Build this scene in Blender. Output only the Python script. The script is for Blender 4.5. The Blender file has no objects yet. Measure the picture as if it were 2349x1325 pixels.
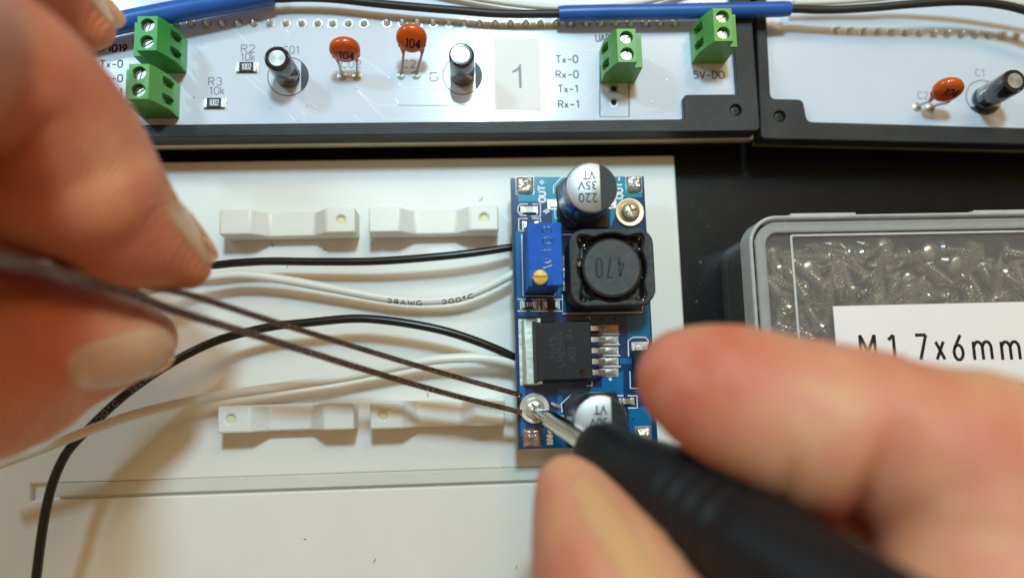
import bpy, bmesh, math, random
from mathutils import Vector, Matrix, noise
from mathutils.bvhtree import BVHTree
random.seed(7)
R = math.radians
S = 0.1                      # 1 Blender unit = 10 mm; everything below is in millimetres
PI = math.pi
SC = bpy.context.scene
COL = SC.collection

# ------------------------------------------------------------------ camera
ZB = 6.6                     # top face of the small blue module
FPX, CX, CY = 1728.0, 1174.5, 662.5
yaw, til, rol = R(2.9), R(7.5), 0.022
F_ = Vector((math.sin(yaw), math.sin(til), 0)); F_.z = -math.sqrt(1 - F_.x**2 - F_.y**2)
Rt = Vector((1, -rol, 0)); Rt = (Rt - F_ * Rt.dot(F_)).normalized()
Up = Rt.cross(F_).normalized()
CAM = Vector((0, 0, ZB)) - F_ * 120.0
cam = bpy.data.cameras.new('camera'); camo = bpy.data.objects.new('camera', cam); COL.objects.link(camo)
M = Matrix((Rt, Up, -F_)).transposed().to_4x4(); M.translation = CAM * S
camo.matrix_world = M
cam.sensor_width = 36; cam.lens = 36 * FPX / 2349.0
cam.clip_start = 0.05; cam.clip_end = 500
cam.dof.use_dof = True; cam.dof.focus_distance = 118.5 * S
cam.dof.aperture_fstop = cam.lens * 0.001 / (4.3 * S)
cam.dof.aperture_blades = 0
SC.camera = camo

def W(px, py, z):
    """the world point (mm) at height z that the photograph shows at px, py"""
    d = F_ + Rt * ((px - CX) / FPX) - Up * ((py - CY) / FPX)
    return CAM + d * ((z - CAM.z) / d.z)
def sc(p):
    """pixels per millimetre at a world point"""
    return FPX / (Vector(p) - CAM).dot(F_)

# ------------------------------------------------------------------ light
wd = bpy.data.worlds.new("World"); SC.world = wd; wd.use_nodes = True
nt = wd.node_tree; bg = nt.nodes['Background']
tc = nt.nodes.new('ShaderNodeTexCoord'); sx = nt.nodes.new('ShaderNodeSeparateXYZ')
rp = nt.nodes.new('ShaderNodeValToRGB')
nt.links.new(tc.outputs['Generated'], sx.inputs[0]); nt.links.new(sx.outputs['Z'], rp.inputs[0])
rp.color_ramp.elements[0].position = 0.0; rp.color_ramp.elements[0].color = (.42, .25, .12, 1)
rp.color_ramp.elements[1].position = 1.0; rp.color_ramp.elements[1].color = (.68, .48, .23, 1)
nt.links.new(rp.outputs[0], bg.inputs['Color']); bg.inputs['Strength'].default_value = 0.50

def lamp(name, loc, target, size, power, col, shape='DISK', sy=None):
    l = bpy.data.lights.new(name, 'AREA'); l.shape = shape; l.size = size * S
    if sy: l.size_y = sy * S
    l.energy = power; l.color = col
    o = bpy.data.objects.new(name, l); COL.objects.link(o)
    o.location = Vector(loc) * S
    o.rotation_euler = (Vector(target) - Vector(loc)).to_track_quat('-Z', 'Y').to_euler()
    return o
lamp('desk_lamp', (10, 165, 320), (0, 0, 0), 46, 8300, (.55, .86, 1.0))
lamp('desk_lamp_side', (-175, 150, 200), (0, 0, 0), 34, 2100, (.55, .86, 1.0))
lamp('ceiling_lamp', (200, 440, 600), (0, 0, 0), 260, 14500, (1.0, .72, .38), 'RECTANGLE', 160)
SC.view_settings.view_transform = 'Standard'; SC.view_settings.look = 'None'
SC.view_settings.exposure = 0; SC.view_settings.gamma = 1
SC.cycles.use_denoising = True
SC.cycles.max_bounces = 12; SC.cycles.transparent_max_bounces = 24

# ------------------------------------------------------------------ materials
def N(nt, t, **k):
    n = nt.nodes.new(t)
    for a, v in k.items(): setattr(n, a, v)
    return n
def mat(name, col, rough=.5, metal=0, var=.06, vs=1.2, bump=0, bs=20, coat=0, sss=0, sr=(1, .5, .3), spec=.5,
        col2=None, lines=None, trans=0, anis=0, detail=4, rvar=0):
    m = bpy.data.materials.new(name); m.use_nodes = True; nt = m.node_tree; L = nt.links
    b = nt.nodes['Principled BSDF']; I = b.inputs
    tc = N(nt, 'ShaderNodeTexCoord')
    I['Roughness'].default_value = rough; I['Metallic'].default_value = metal
    I['Coat Weight'].default_value = coat; I['Coat Roughness'].default_value = .12
    I['Specular IOR Level'].default_value = spec
    I['Transmission Weight'].default_value = trans
    if anis: I['Anisotropic'].default_value = anis
    if sss:
        I['Subsurface Weight'].default_value = sss; I['Subsurface Radius'].default_value = sr
        I['Subsurface Scale'].default_value = S
    nz = N(nt, 'ShaderNodeTexNoise'); nz.inputs['Scale'].default_value = vs; nz.inputs['Detail'].default_value = detail
    L.new(tc.outputs['Object'], nz.inputs['Vector'])
    mx = N(nt, 'ShaderNodeMix', data_type='RGBA')
    rm = N(nt, 'ShaderNodeMapRange'); rm.inputs[1].default_value = .35; rm.inputs[2].default_value = .65
    L.new(nz.outputs['Fac'], rm.inputs[0]); L.new(rm.outputs[0], mx.inputs[0])
    c2 = col2 if col2 else tuple(c * (1 - var) for c in col); c1 = col if col2 else tuple(min(1, c * (1 + var)) for c in col)
    mx.inputs[6].default_value = (*c1, 1); mx.inputs[7].default_value = (*c2, 1)
    L.new(mx.outputs[2], I['Base Color'])
    if rvar:
        rr = N(nt, 'ShaderNodeMapRange'); rr.inputs[3].default_value = max(.02, rough - rvar); rr.inputs[4].default_value = rough + rvar
        L.new(nz.outputs['Fac'], rr.inputs[0]); L.new(rr.outputs[0], I['Roughness'])
    if bump or lines:
        bp = N(nt, 'ShaderNodeBump'); bp.inputs['Strength'].default_value = 1.0; bp.inputs['Distance'].default_value = .01
        hs = None
        if bump:
            n2 = N(nt, 'ShaderNodeTexNoise'); n2.inputs['Scale'].default_value = bs; n2.inputs['Detail'].default_value = 5
            L.new(tc.outputs['Object'], n2.inputs['Vector'])
            mu = N(nt, 'ShaderNodeMath', operation='MULTIPLY'); mu.inputs[1].default_value = bump
            L.new(n2.outputs['Fac'], mu.inputs[0]); hs = mu.outputs[0]
        if lines:                       # (direction, scale, strength, distortion, angle)
            mp = N(nt, 'ShaderNodeMapping'); mp.inputs['Rotation'].default_value = (0, 0, lines[4])
            L.new(tc.outputs['Object'], mp.inputs['Vector'])
            wv = N(nt, 'ShaderNodeTexWave', bands_direction=lines[0]); wv.inputs['Scale'].default_value = lines[1]
            wv.inputs['Distortion'].default_value = lines[3]; wv.inputs['Detail'].default_value = 2
            L.new(mp.outputs[0], wv.inputs['Vector'])
            m2 = N(nt, 'ShaderNodeMath', operation='MULTIPLY'); m2.inputs[1].default_value = lines[2]
            L.new(wv.outputs['Fac'], m2.inputs[0])
            if hs:
                ad = N(nt, 'ShaderNodeMath', operation='ADD'); L.new(hs, ad.inputs[0]); L.new(m2.outputs[0], ad.inputs[1]); hs = ad.outputs[0]
            else: hs = m2.outputs[0]
        L.new(hs, bp.inputs['Height']); L.new(bp.outputs['Normal'], I['Normal'])
    m.diffuse_color = (*col, 1)
    return m
MT = {
 'plate': mat('white_print', (.84, .84, .81), .42, var=.015, vs=.6, bump=.10, bs=9, lines=('X', 5.5, .10, .6, R(38)), sss=.06, sr=(1, .8, .6)),
 'bracket': mat('white_print_bracket', (.87, .88, .84), .45, var=.015, lines=('Z', 16, .12, .3, 0), sss=.12, sr=(1.2, 1, .7)),
 'rail': mat('grey_rail', (.72, .74, .69), .45, var=.03),
 'track': mat('bright_track', (.84, .88, .93), .25),
 'bore': mat('pale_yellow_bore', (.82, .80, .42), .5, sss=.2, sr=(1, 1, .4)),  # pale yellow plug filling the bracket holes
 'table': mat('black_table', (.0035, .0045, .006), .34, var=.5, vs=3, bump=.12, bs=30, spec=.32, rvar=.1),
 'pcb': mat('white_solder_mask', (.66, .72, .83), .17, var=.02, vs=.8, bump=.012, bs=3, coat=.35, lines=('Y', 2.2, .01, 1.2, 0)),
 'silk': mat('dark_silk', (.045, .05, .06), .5), 'silk_grey': mat('grey_silk', (.25, .27, .31), .5),
 'silk_black': mat('black_silk', (.004, .004, .005), .5),
 'frame': mat('black_print', (.022, .027, .033), .48, var=.25, vs=1.5, bump=.35, bs=30, lines=('Y', 9, .35, .8, 0), spec=.5),
 'framecut': mat('black_print_side', (.008, .008, .009), .6, var=.2),
 'cream': mat('cream_print', (.62, .55, .47), .5, var=.05),
 'olive': mat('olive_print_edge', (.34, .33, .10), .5, var=.08),
 'green': mat('green_terminal', (.045, .33, .052), .38, var=.04, bump=.06, bs=30, sss=.05, sr=(.3, .8, .3)),
 'green2': mat('light_green_terminal', (.10, .36, .065), .38, var=.04, bump=.06, bs=30, sss=.05, sr=(.3, .8, .3)),
 'dark': mat('dark_hole', (.004, .004, .004), .8),
 'steel': mat('zinc_steel', (.50, .50, .48), .34, .9, var=.35, vs=14, bump=.15, bs=25),
 'tin': mat('solder_tin', (.70, .68, .60), .36, .75, var=.2, vs=12, bump=.3, bs=18),
 'pad': mat('tinned_pad', (.58, .58, .53), .45, .7, var=.25, vs=14, bump=.5, bs=30),
 'dullpad': mat('pad_grey', (.42, .44, .42), .35, .6, var=.15, vs=14, bump=.2, bs=30),
 'wireleg': mat('tinned_leg', (.55, .55, .52), .35, 1),
 'orange': mat('orange_ceramic', (.66, .095, .007), .22, var=.12, vs=5, bump=.15, bs=6, coat=.5),
 'ink': mat('black_ink', (.012, .008, .006), .45, var=.2),
 'ink_w': mat('white_ink', (.80, .82, .82), .5),
 'ink_grey': mat('laser_mark', (.036, .037, .038), .6),
 'can': mat('aluminium_can', (.44, .44, .45), .46, .85, var=.06, vs=30, bump=.12, bs=60, anis=.3),
 'can_side': mat('aluminium_side', (.42, .45, .50), .26, 1, var=.05, vs=10),
 'sleeve': mat('black_sleeve', (.006, .008, .012), .16, var=.2, coat=.8, spec=.7),
 'cap_black': mat('black_marking', (.008, .009, .010), .55, var=.4, vs=30, bump=.4, bs=40),
 'ferrite': mat('ferrite', (.046, .052, .055), .55, spec=.3, var=.25, vs=14, bump=.5, bs=38),
 'ferrite_disc': mat('ferrite_disc', (.062, .068, .072), .52, spec=.3, var=.14, vs=10, bump=.22, bs=40),
 'glue': mat('black_glue', (.010, .010, .011), .10, var=.2, bump=.25, bs=4, coat=1, spec=.8),
 'chip': mat('black_epoxy', (.012, .013, .014), .52, spec=.3, var=.2, vs=20, bump=.35, bs=60),
 'plastic': mat('black_plastic', (.010, .011, .012), .42, var=.2, bump=.15, bs=30),
 'tab': mat('tinned_tab', (.66, .74, .68), .42, .75, var=.14, vs=6, bump=.35, bs=14),
 'lead': mat('tinned_lead', (.74, .76, .73), .34, .9, var=.10, vs=12, bump=.15, bs=20),
 'goldlead': mat('flux_lead', (.62, .46, .28), .36, .9, var=.12, vs=12),
 'trim': mat('blue_trimmer', (.006, .10, .52), .5, spec=.2, var=.10, vs=6, bump=.25, bs=26, lines=('Y', 12, .10, 2, 0)),
 'trim_side': mat('blue_trimmer_side', (.012, .06, .27), .5, var=.35, vs=16, bump=.5, bs=26),
 'brass': mat('brass', (.86, .58, .16), .26, 1, var=.1, vs=8, bump=.12, bs=20),
 'washer_tan': mat('brass_washer', (.84, .64, .42), .38, .7, var=.06, vs=8),
 'washer': mat('steel_washer', (.84, .82, .78), .36, .75, var=.06, vs=8),
 'gold_screw': mat('nickel_screw', (.74, .68, .50), .34, .75, var=.12, vs=8),
 'mask_dark': mat('navy_mask', (.004, .042, .14), .22, var=.12, vs=3, coat=.5, bump=.03, bs=10),
 'mask_blue': mat('blue_mask', (.003, .145, .36), .22, var=.08, vs=3, coat=.5),
 'mask_teal': mat('teal_mask', (.002, .27, .44), .22, var=.08, vs=3, coat=.5),
 'board_edge': mat('board_edge', (.10, .22, .10), .5, var=.3, vs=14),
 'flux': mat('burnt_flux', (.30, .15, .09), .2, .55, var=.5, vs=9, bump=.8, bs=11, coat=.9, col2=(.50, .40, .33)),
 'brownres': mat('brown_ceramic', (.30, .16, .06), .4), 'smdblack': mat('smd_black', (.02, .02, .02), .45),
 'ledbody': mat('led_body', (.72, .74, .68), .3, coat=.6),
 'wblack': mat('black_silicone', (.006, .006, .007), .30, var=.1, bump=.04, bs=14, spec=.6),
 'wcloth': mat('black_dull_wire', (.020, .018, .017), .5, var=.2, bump=.1, bs=20),
 'wwhite': mat('white_silicone', (.80, .81, .78), .33, var=.02, sss=.1, sr=(.6, .6, .5)),
 'wcream': mat('cream_wire', (.72, .68, .60), .38, var=.03),
 'bluetube': mat('blue_heatshrink', (.018, .105, .42), .36, var=.10, vs=2.5, bump=.06, bs=20),
 'tweezer': mat('dark_steel', (.85, .76, .70), .16, 1, col2=(.028, .024, .024), vs=46, bump=1.2, bs=34, lines=('X', 26, 1.1, 1.5, 0)),  # bright flecks mixed into the dark colour stand for glints
 'shaft': mat('chrome_shaft', (.74, .71, .65), .17, 1, var=.04),
 'handle': mat('black_grip', (.008, .008, .009), .46, var=.2, bump=.08, bs=14, spec=.35),
 'paper': mat('label_paper', (.92, .85, .86), .55, var=.01, bump=.03, bs=30),
 'sticker': mat('sticker_paper', (.84, .82, .82), .55, var=.01),
 'boxfloor': mat('box_floor', (.13, .125, .12), .6), 'boxscrew': mat('box_screw_steel', (.90, .77, .62), .26, .85, var=.25, vs=6),
 'nailR': mat('nail_right', (.72, .33, .15), .35, var=.1, vs=1.5, sss=.5, sr=(2, 1, .7), col2=(.74, .37, .18)),  # right thumbnail, close in tone to the skin
 'nail': mat('nail', (.68, .33, .18), .32, var=.08, vs=1.5, sss=.5, sr=(2, 1, .7), coat=.35, col2=(.72, .40, .24)),
 'lint': mat('lint', (.12, .11, .09), .9), 'dust': mat('dust', (.5, .5, .46), .9),
}
# skin: blotchy red/tan, fine ridges
def skin(name, base, red, pink, ridge=.35):
    m = mat(name, base, .50, var=0, vs=.55, detail=3, bump=.8, bs=26, sss=.45, sr=(2.4, .85, .4), spec=.30, col2=red, lines=('X', 6.5, ridge, 1.6, R(25)), rvar=.1)
    nt = m.node_tree; L = nt.links; b = nt.nodes['Principled BSDF']; src = b.inputs['Base Color'].links[0].from_socket
    tc = N(nt, 'ShaderNodeTexCoord'); nz = N(nt, 'ShaderNodeTexNoise'); nz.inputs['Scale'].default_value = 2.6; nz.inputs['Detail'].default_value = 7; nz.inputs['Roughness'].default_value = .62
    mr = N(nt, 'ShaderNodeMapRange'); mr.inputs[1].default_value = .40; mr.inputs[2].default_value = .70; mr.inputs[4].default_value = .75
    mx = N(nt, 'ShaderNodeMix', data_type='RGBA'); mx.inputs[7].default_value = (*pink, 1)
    L.new(tc.outputs['Object'], nz.inputs['Vector']); L.new(nz.outputs['Fac'], mr.inputs[0]); L.new(mr.outputs[0], mx.inputs[0]); L.new(src, mx.inputs[6]); L.new(mx.outputs[2], b.inputs['Base Color'])
    return m
MT['skinL'] = skin('skin_left', (.76, .34, .17), (.62, .15, .06), (.66, .20, .12), .8)
MT['skinR'] = skin('skin_right', (.70, .36, .19), (.58, .14, .07), (.68, .24, .17), .25)
# cloudy polypropylene: clear with a milky veil
def poly(name, veil, fac, rough=.12):
    m = bpy.data.materials.new(name); m.use_nodes = True; nt = m.node_tree; L = nt.links; nt.nodes.clear()
    out = N(nt, 'ShaderNodeOutputMaterial'); tr = N(nt, 'ShaderNodeBsdfTransparent'); tr.inputs[0].default_value = (.92, .92, .92, 1)
    df = N(nt, 'ShaderNodeBsdfDiffuse'); df.inputs[0].default_value = (*veil, 1)
    tl = N(nt, 'ShaderNodeBsdfTranslucent'); tl.inputs[0].default_value = (*veil, 1)
    gl = N(nt, 'ShaderNodeBsdfGlossy'); gl.inputs['Roughness'].default_value = rough
    fr = N(nt, 'ShaderNodeFresnel'); fr.inputs[0].default_value = 1.45
    tc = N(nt, 'ShaderNodeTexCoord'); nz = N(nt, 'ShaderNodeTexNoise'); nz.inputs['Scale'].default_value = 3.0; nz.inputs['Detail'].default_value = 6
    mr = N(nt, 'ShaderNodeMapRange'); mr.inputs[3].default_value = fac * .75; mr.inputs[4].default_value = min(1, fac * 1.3)
    a = N(nt, 'ShaderNodeMixShader'); a.inputs[0].default_value = .4; b = N(nt, 'ShaderNodeMixShader'); c = N(nt, 'ShaderNodeMixShader')
    bp = N(nt, 'ShaderNodeBump'); bp.inputs['Distance'].default_value = .002
    L.new(tc.outputs['Object'], nz.inputs['Vector']); L.new(nz.outputs['Fac'], mr.inputs[0]); L.new(nz.outputs['Fac'], bp.inputs['Height'])
    L.new(bp.outputs[0], gl.inputs['Normal'])
    L.new(df.outputs[0], a.inputs[1]); L.new(tl.outputs[0], a.inputs[2])
    L.new(mr.outputs[0], b.inputs[0]); L.new(tr.outputs[0], b.inputs[1]); L.new(a.outputs[0], b.inputs[2])
    L.new(fr.outputs[0], c.inputs[0]); L.new(b.outputs[0], c.inputs[1]); L.new(gl.outputs[0], c.inputs[2])
    L.new(c.outputs[0], out.inputs[0]); return m
MT['lid'] = poly('cloudy_lid', (.62, .58, .58), .19)
MT['rim'] = poly('cloudy_rim', (1, 1, 1), .80)
MT['ledge'] = poly('cloudy_ledge', (.95, .95, .95), .40)
MT['boxwall'] = poly('cloudy_wall', (.6, .6, .6), .22)

# ------------------------------------------------------------------ mesh builder
def V3(p, z=None):
    return Vector(p) if z is None else Vector((p[0], p[1], z))
class MB:
    def __init__(s, org=(0, 0, 0)):
        s.v = []; s.f = []; s.o = Vector(org)
    def add(s, vs, fs, mtx=None):
        n = len(s.v)
        for p in vs:
            p = Vector(p)
            if mtx is not None: p = mtx @ p
            s.v.append(p - s.o)
        s.f += [[i + n for i in f] for f in fs]
        return s
    def box(s, x0, y0, z0, x1, y1, z1, mtx=None):
        vs = [(x, y, z) for z in (z0, z1) for x, y in ((x0, y0), (x1, y0), (x1, y1), (x0, y1))]
        return s.add(vs, [[3, 2, 1, 0], [4, 5, 6, 7], [0, 1, 5, 4], [1, 2, 6, 5], [2, 3, 7, 6], [3, 0, 4, 7]], mtx)
    def prism(s, poly, z0, z1, mtx=None, tops=None):
        n = len(poly)
        a = sum(poly[i][0] * poly[(i + 1) % n][1] - poly[(i + 1) % n][0] * poly[i][1] for i in range(n))
        if a < 0: poly = list(reversed(poly))
        tp = poly
        vs = [(p[0], p[1], z0) for p in poly] + [(p[0], p[1], z1) for p in tp]
        fs = [list(range(n))[::-1], list(range(n, 2 * n))] + [[i, (i + 1) % n, n + (i + 1) % n, n + i] for i in range(n)]
        return s.add(vs, fs, mtx)
    def lathe(s, prof, n=32, mtx=None, cap=True, sq=None):
        vs = []; fs = []
        for r, z in prof:
            for k in range(n):
                a = 2 * PI * k / n
                vs.append((r * math.cos(a), r * math.sin(a), z))
        for j in range(len(prof) - 1):
            for k in range(n):
                fs.append([j * n + k, j * n + (k + 1) % n, (j + 1) * n + (k + 1) % n, (j + 1) * n + k])
        if cap:
            fs.append([k for k in range(n)][::-1]); fs.append([(len(prof) - 1) * n + k for k in range(n)])
        return s.add(vs, fs, mtx)
    def tube(s, path, rad, n=12, flat=None, cap=True):
        """rad: number or list. flat: (height scale) squashes in world z"""
        P = [Vector(p) for p in path]; m = len(P); vs = []; fs = []
        rr = rad if isinstance(rad, (list, tuple)) else [rad] * m
        prev = None
        for i, p in enumerate(P):
            t = (P[min(i + 1, m - 1)] - P[max(i - 1, 0)])
            t = t.normalized() if t.length > 1e-9 else Vector((1, 0, 0))
            up = Vector((0, 0, 1))
            if abs(t.z) > .95: up = Vector((0, 1, 0)) if prev is None else prev
            sd = t.cross(up).normalized(); u2 = sd.cross(t).normalized(); prev = u2
            for k in range(n):
                a = 2 * PI * k / n
                vs.append(p + sd * (rr[i] * math.cos(a)) + u2 * (rr[i] * math.sin(a) * (flat or 1)))
        for i in range(m - 1):
            for k in range(n):
                fs.append([i * n + k, i * n + (k + 1) % n, (i + 1) * n + (k + 1) % n, (i + 1) * n + k][::-1])
        if cap:
            fs.append(list(range(n))); fs.append([(m - 1) * n + k for k in range(n)][::-1])
        return s.add(vs, fs)
    def sphere(s, c, r, n=16, m=10, sz=1, mtx=None):
        prof = [(max(1e-4, r * math.sin(PI * j / m)), -r * math.cos(PI * j / m) * sz) for j in range(m + 1)]
        M_ = Matrix.Translation(Vector(c))
        return s.lathe(prof, n, (mtx @ M_) if mtx is not None else M_, cap=True)
    def strokes(s, lines, w, z, h=.02, n=6):
        for ln in lines:
            s.tube([(p[0], p[1], z) for p in ln], w, n, flat=h / w)
        return s
def setp(o, label=None, cat=None, group=None, kind=None):
    if label: o['label'] = label
    if cat: o['category'] = cat
    if group: o['group'] = group
    if kind: o['kind'] = kind
    return o
def ob(name, mb, m, parent=None, smooth=35, bevel=0, loc=None, seg=2, rot=None, **k):
    me = bpy.data.meshes.new(name)
    me.from_pydata([(v * S)[:] for v in mb.v], [], mb.f); me.update()
    bm = bmesh.new(); bm.from_mesh(me); bmesh.ops.recalc_face_normals(bm, faces=bm.faces); bm.to_mesh(me); bm.free()
    if m is not None: me.materials.append(MT[m] if isinstance(m, str) else m)
    if smooth: me.shade_smooth(); me.set_sharp_from_angle(angle=R(smooth))
    o = bpy.data.objects.new(name, me); COL.objects.link(o)
    if parent: o.parent = parent
    if loc is not None: o.location = Vector(loc) * S
    elif parent is None: o.location = mb.o * S
    if rot: o.rotation_euler = rot
    if bevel:
        b = o.modifiers.new('edge', 'BEVEL'); b.width = bevel * S; b.segments = seg; b.limit_method = 'ANGLE'; b.angle_limit = R(32)
    return setp(o, **k)
def thing(name, label, cat, org, group=None, rz=0):
    o = bpy.data.objects.new(name, None); COL.objects.link(o); o.location = Vector(org) * S; o.rotation_euler = (0, 0, rz)
    o.empty_display_size = .1
    return setp(o, label, cat, group)
def bake(o, mods_done=None):
    dg = bpy.context.evaluated_depsgraph_get(); dg.update()
    me = bpy.data.meshes.new_from_object(o.evaluated_get(dg)); o.modifiers.clear(); o.data = me
    return o
def cut(o, mb, m=None):
    me = bpy.data.meshes.new('cutter'); me.from_pydata([(v * S)[:] for v in mb.v], [], mb.f)
    bm = bmesh.new(); bm.from_mesh(me); bmesh.ops.recalc_face_normals(bm, faces=bm.faces); bm.to_mesh(me); bm.free()
    if m: 
        me.materials.append(MT[m]); 
    c = bpy.data.objects.new('cutter', me); COL.objects.link(c)
    mats = [x for x in o.data.materials]
    bpy.context.view_layer.update()
    c.matrix_world = o.matrix_world.copy()
    keep = [(x.width, x.segments) for x in o.modifiers if x.type == 'BEVEL']; o.modifiers.clear()
    b = o.modifiers.new('cut', 'BOOLEAN'); b.operation = 'DIFFERENCE'; b.object = c; b.solver = 'EXACT'
    if m: b.material_mode = 'TRANSFER'
    bake(o)
    bpy.data.objects.remove(c)
    o.data.shade_smooth(); o.data.set_sharp_from_angle(angle=R(35))
    for w, sg in keep:
        b = o.modifiers.new('edge', 'BEVEL'); b.width = w; b.segments = sg; b.limit_method = 'ANGLE'; b.angle_limit = R(32)
    return o
def copytree(o, parent, loc=None, rot=None):
    c = o.copy(); COL.objects.link(c); c.parent = parent
    if loc is not None: c.location = Vector(loc) * S
    if rot is not None: c.rotation_euler = rot
    for ch in list(o.children): copytree(ch, c)
    return c
def spline(pts, n=8):
    P = [Vector(p) for p in pts]; out = []
    Q = [P[0] * 2 - P[1]] + P + [P[-1] * 2 - P[-2]]
    for i in range(1, len(Q) - 2):
        for k in range(n):
            t = k / n; a, b, c, d = Q[i - 1], Q[i], Q[i + 1], Q[i + 2]
            out.append(.5 * ((2 * b) + (c - a) * t + (2 * a - 5 * b + 4 * c - d) * t * t + (3 * b - a - 3 * c + d) * t ** 3))
    out.append(P[-1]); return out

# ------------------------------------------------------------------ stroke lettering
def arc(cx, cy, rx, ry, a0, a1, n=8):
    return [(cx + rx * math.cos(R(a0 + (a1 - a0) * i / n)), cy + ry * math.sin(R(a0 + (a1 - a0) * i / n))) for i in range(n + 1)]
G = {
 '0': [arc(.3, .72, .3, .28, 0, 180) + arc(.3, .28, .3, .28, 180, 360) + [(.6, .72)]],
 'O': [arc(.35, .65, .35, .35, 0, 180) + arc(.35, .35, .35, .35, 180, 360) + [(.7, .65)]],
 '1': [[(.1, .8), (.32, 1), (.32, 0)]],
 '2': [arc(.3, .7, .28, .3, 160, -30) + [(0, 0), (.6, 0)]],
 '3': [arc(.28, .75, .27, .25, 150, -80) , arc(.28, .26, .3, .26, 85, -150)],
 '4': [[(.45, 0), (.45, 1), (0, .3), (.65, .3)]],
 '5': [[(.55, 1), (.1, 1), (.05, .58)] + arc(.28, .32, .3, .32, 110, -140)],
 '6': [[(.5, 1)] + arc(.3, .3, .28, .3, 150, 510, 14)],
 '7': [[(0, 1), (.6, 1), (.2, 0)]],
 '8': [arc(.3, .76, .24, .24, 0, 360, 12), arc(.3, .27, .3, .27, 0, 360, 12)],
 '9': [arc(.3, .7, .28, .3, -30, 330, 14)[0:] + [(.1, 0)]],
 'R': [[(0, 0), (0, 1), (.35, 1)] + arc(.35, .75, .25, .25, 90, -90) + [(0, .5)], [(.3, .5), (.6, 0)]],
 'T': [[(0, 1), (.7, 1)], [(.35, 1), (.35, 0)]],
 'x': [[(0, .62), (.45, 0)], [(.45, .62), (0, 0)]],
 'k': [[(0, 0), (0, 1)], [(.4, .62), (0, .25)], [(.14, .36), (.45, 0)]],
 '-': [[(.05, .42), (.6, .42)]],
 '+': [[(.0, .45), (.7, .45)], [(.35, .1), (.35, .8)]],
 'C': [arc(.38, .65, .36, .35, 40, 180) + arc(.38, .35, .36, .35, 180, 320)],
 'V': [[(0, 1), (.33, 0), (.66, 1)]], 'v': [[(0, .62), (.25, 0), (.5, .62)]],
 'D': [[(0, 0), (0, 1), (.25, 1)] + arc(.25, .5, .38, .5, 90, -90) + [(0, 0)]],
 'G': [arc(.38, .65, .36, .35, 40, 180) + arc(.38, .35, .36, .35, 180, 360) + [(.74, .45), (.45, .45)]],
 'P': [[(0, 0), (0, 1), (.35, 1)] + arc(.35, .73, .25, .27, 90, -90) + [(0, .46)]],
 'I': [[(.1, 0), (.1, 1)]], 'U': [[(0, 1), (0, .3)] + arc(.32, .3, .32, .3, 180, 360) + [(.64, 1)]],
 'A': [[(0, 0), (.35, 1), (.7, 0)], [(.12, .35), (.58, .35)]],
 'W': [[(0, 1), (.22, 0), (.45, .8), (.68, 0), (.9, 1)]],
 'N': [[(0, 0), (0, 1), (.6, 0), (.6, 1)]], 'L': [[(0, 1), (0, 0), (.55, 0)]], 'S': [arc(.3, .75, .27, .25, 40, 250) + arc(.3, .26, .28, .26, 80, -140)],
 'M': [[(0, 0), (0, 1), (.38, .3), (.76, 1), (.76, 0)]], '°': [arc(.15, .85, .13, .13, 0, 360, 8)], ' ': [], 'Z': [[(0, 1), (.6, 1), (0, 0), (.6, 0)]],
 '.': [[(.0, .03), (.02, .03)]], 'm': [[(0, 0), (0, .98)], [(0, .7)] + arc(.3, .62, .29, .34, 140, 0) + [(.6, 0)], [(.6, .7)] + arc(.9, .62, .29, .34, 140, 0) + [(1.2, 0)]],
 'X': [[(0, 1), (.8, 0)], [(.8, 1), (0, 0)]],
 'J': [[(.5, 1), (.5, .25)] + arc(.25, .25, .25, .25, 0, -180)],
}
GW = {'m': 1.2, 'X': .8, '.': .02, '1': .45, 'I': .22, 'x': .45, 'k': .45, '°': .32, 'W': .9, 'O': .7, 'T': .7, 'A': .7, 'C': .7, 'G': .75, 'M': .76, '+': .7, 'v': .5}
def glyphs(txt, h, gap=.24):
    out = []; x = 0
    for c in txt:
        for ln in G[c]: out.append([(x + p[0] * h, p[1] * h) for p in ln])
        x += (GW.get(c, .6) + gap) * h
    return out, x - gap * h
def split(ls):
    out = []
    for ln in ls:
        cur = [ln[0]]
        for i in range(1, len(ln)):
            cur.append(ln[i])
            if i < len(ln) - 1:
                a = Vector((ln[i][0] - ln[i-1][0], ln[i][1] - ln[i-1][1])); b = Vector((ln[i+1][0] - ln[i][0], ln[i+1][1] - ln[i][1]))
                if a.length > 1e-6 and b.length > 1e-6 and a.angle(b) > R(50): out.append(cur); cur = [ln[i]]
        out.append(cur)
    return out
def lettering(txt, org, p, rot, h, w, m, parent, thick=.025, gap=.24, fitw=None, center=True, name='lettering'):
    """stroke text on a horizontal surface: p = centre (mm, world), rot = z angle, h = cap height"""
    ls, tw = glyphs(txt, h, gap); k = (fitw / tw) if fitw else 1
    c, s_ = math.cos(rot), math.sin(rot); mb = MB(org)
    for ln in split(ls):
        q = []
        for a, b in ln:
            a = (a - tw / 2) * k; b = b - h / 2
            q.append((p[0] + a * c - b * s_, p[1] + a * s_ + b * c, p[2]))
        mb.tube(q, w, 6, flat=thick / w)
    return ob(name, mb, m, parent)
def stroketext(txt, org, mtx, h, w, m, parent, fitw=None, thick=.02, gap=.24, name='lettering'):
    ls, tw = glyphs(txt, h, gap); k = (fitw / tw) if fitw else 1; mb = MB(org)
    for ln in split(ls):
        q = MB(); q.tube([((a - tw / 2) * k, b - h / 2, 0) for a, b in ln], w, 6, flat=thick / w); mb.add(q.v, q.f, mtx)
    return ob(name, mb, m, parent)
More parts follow.
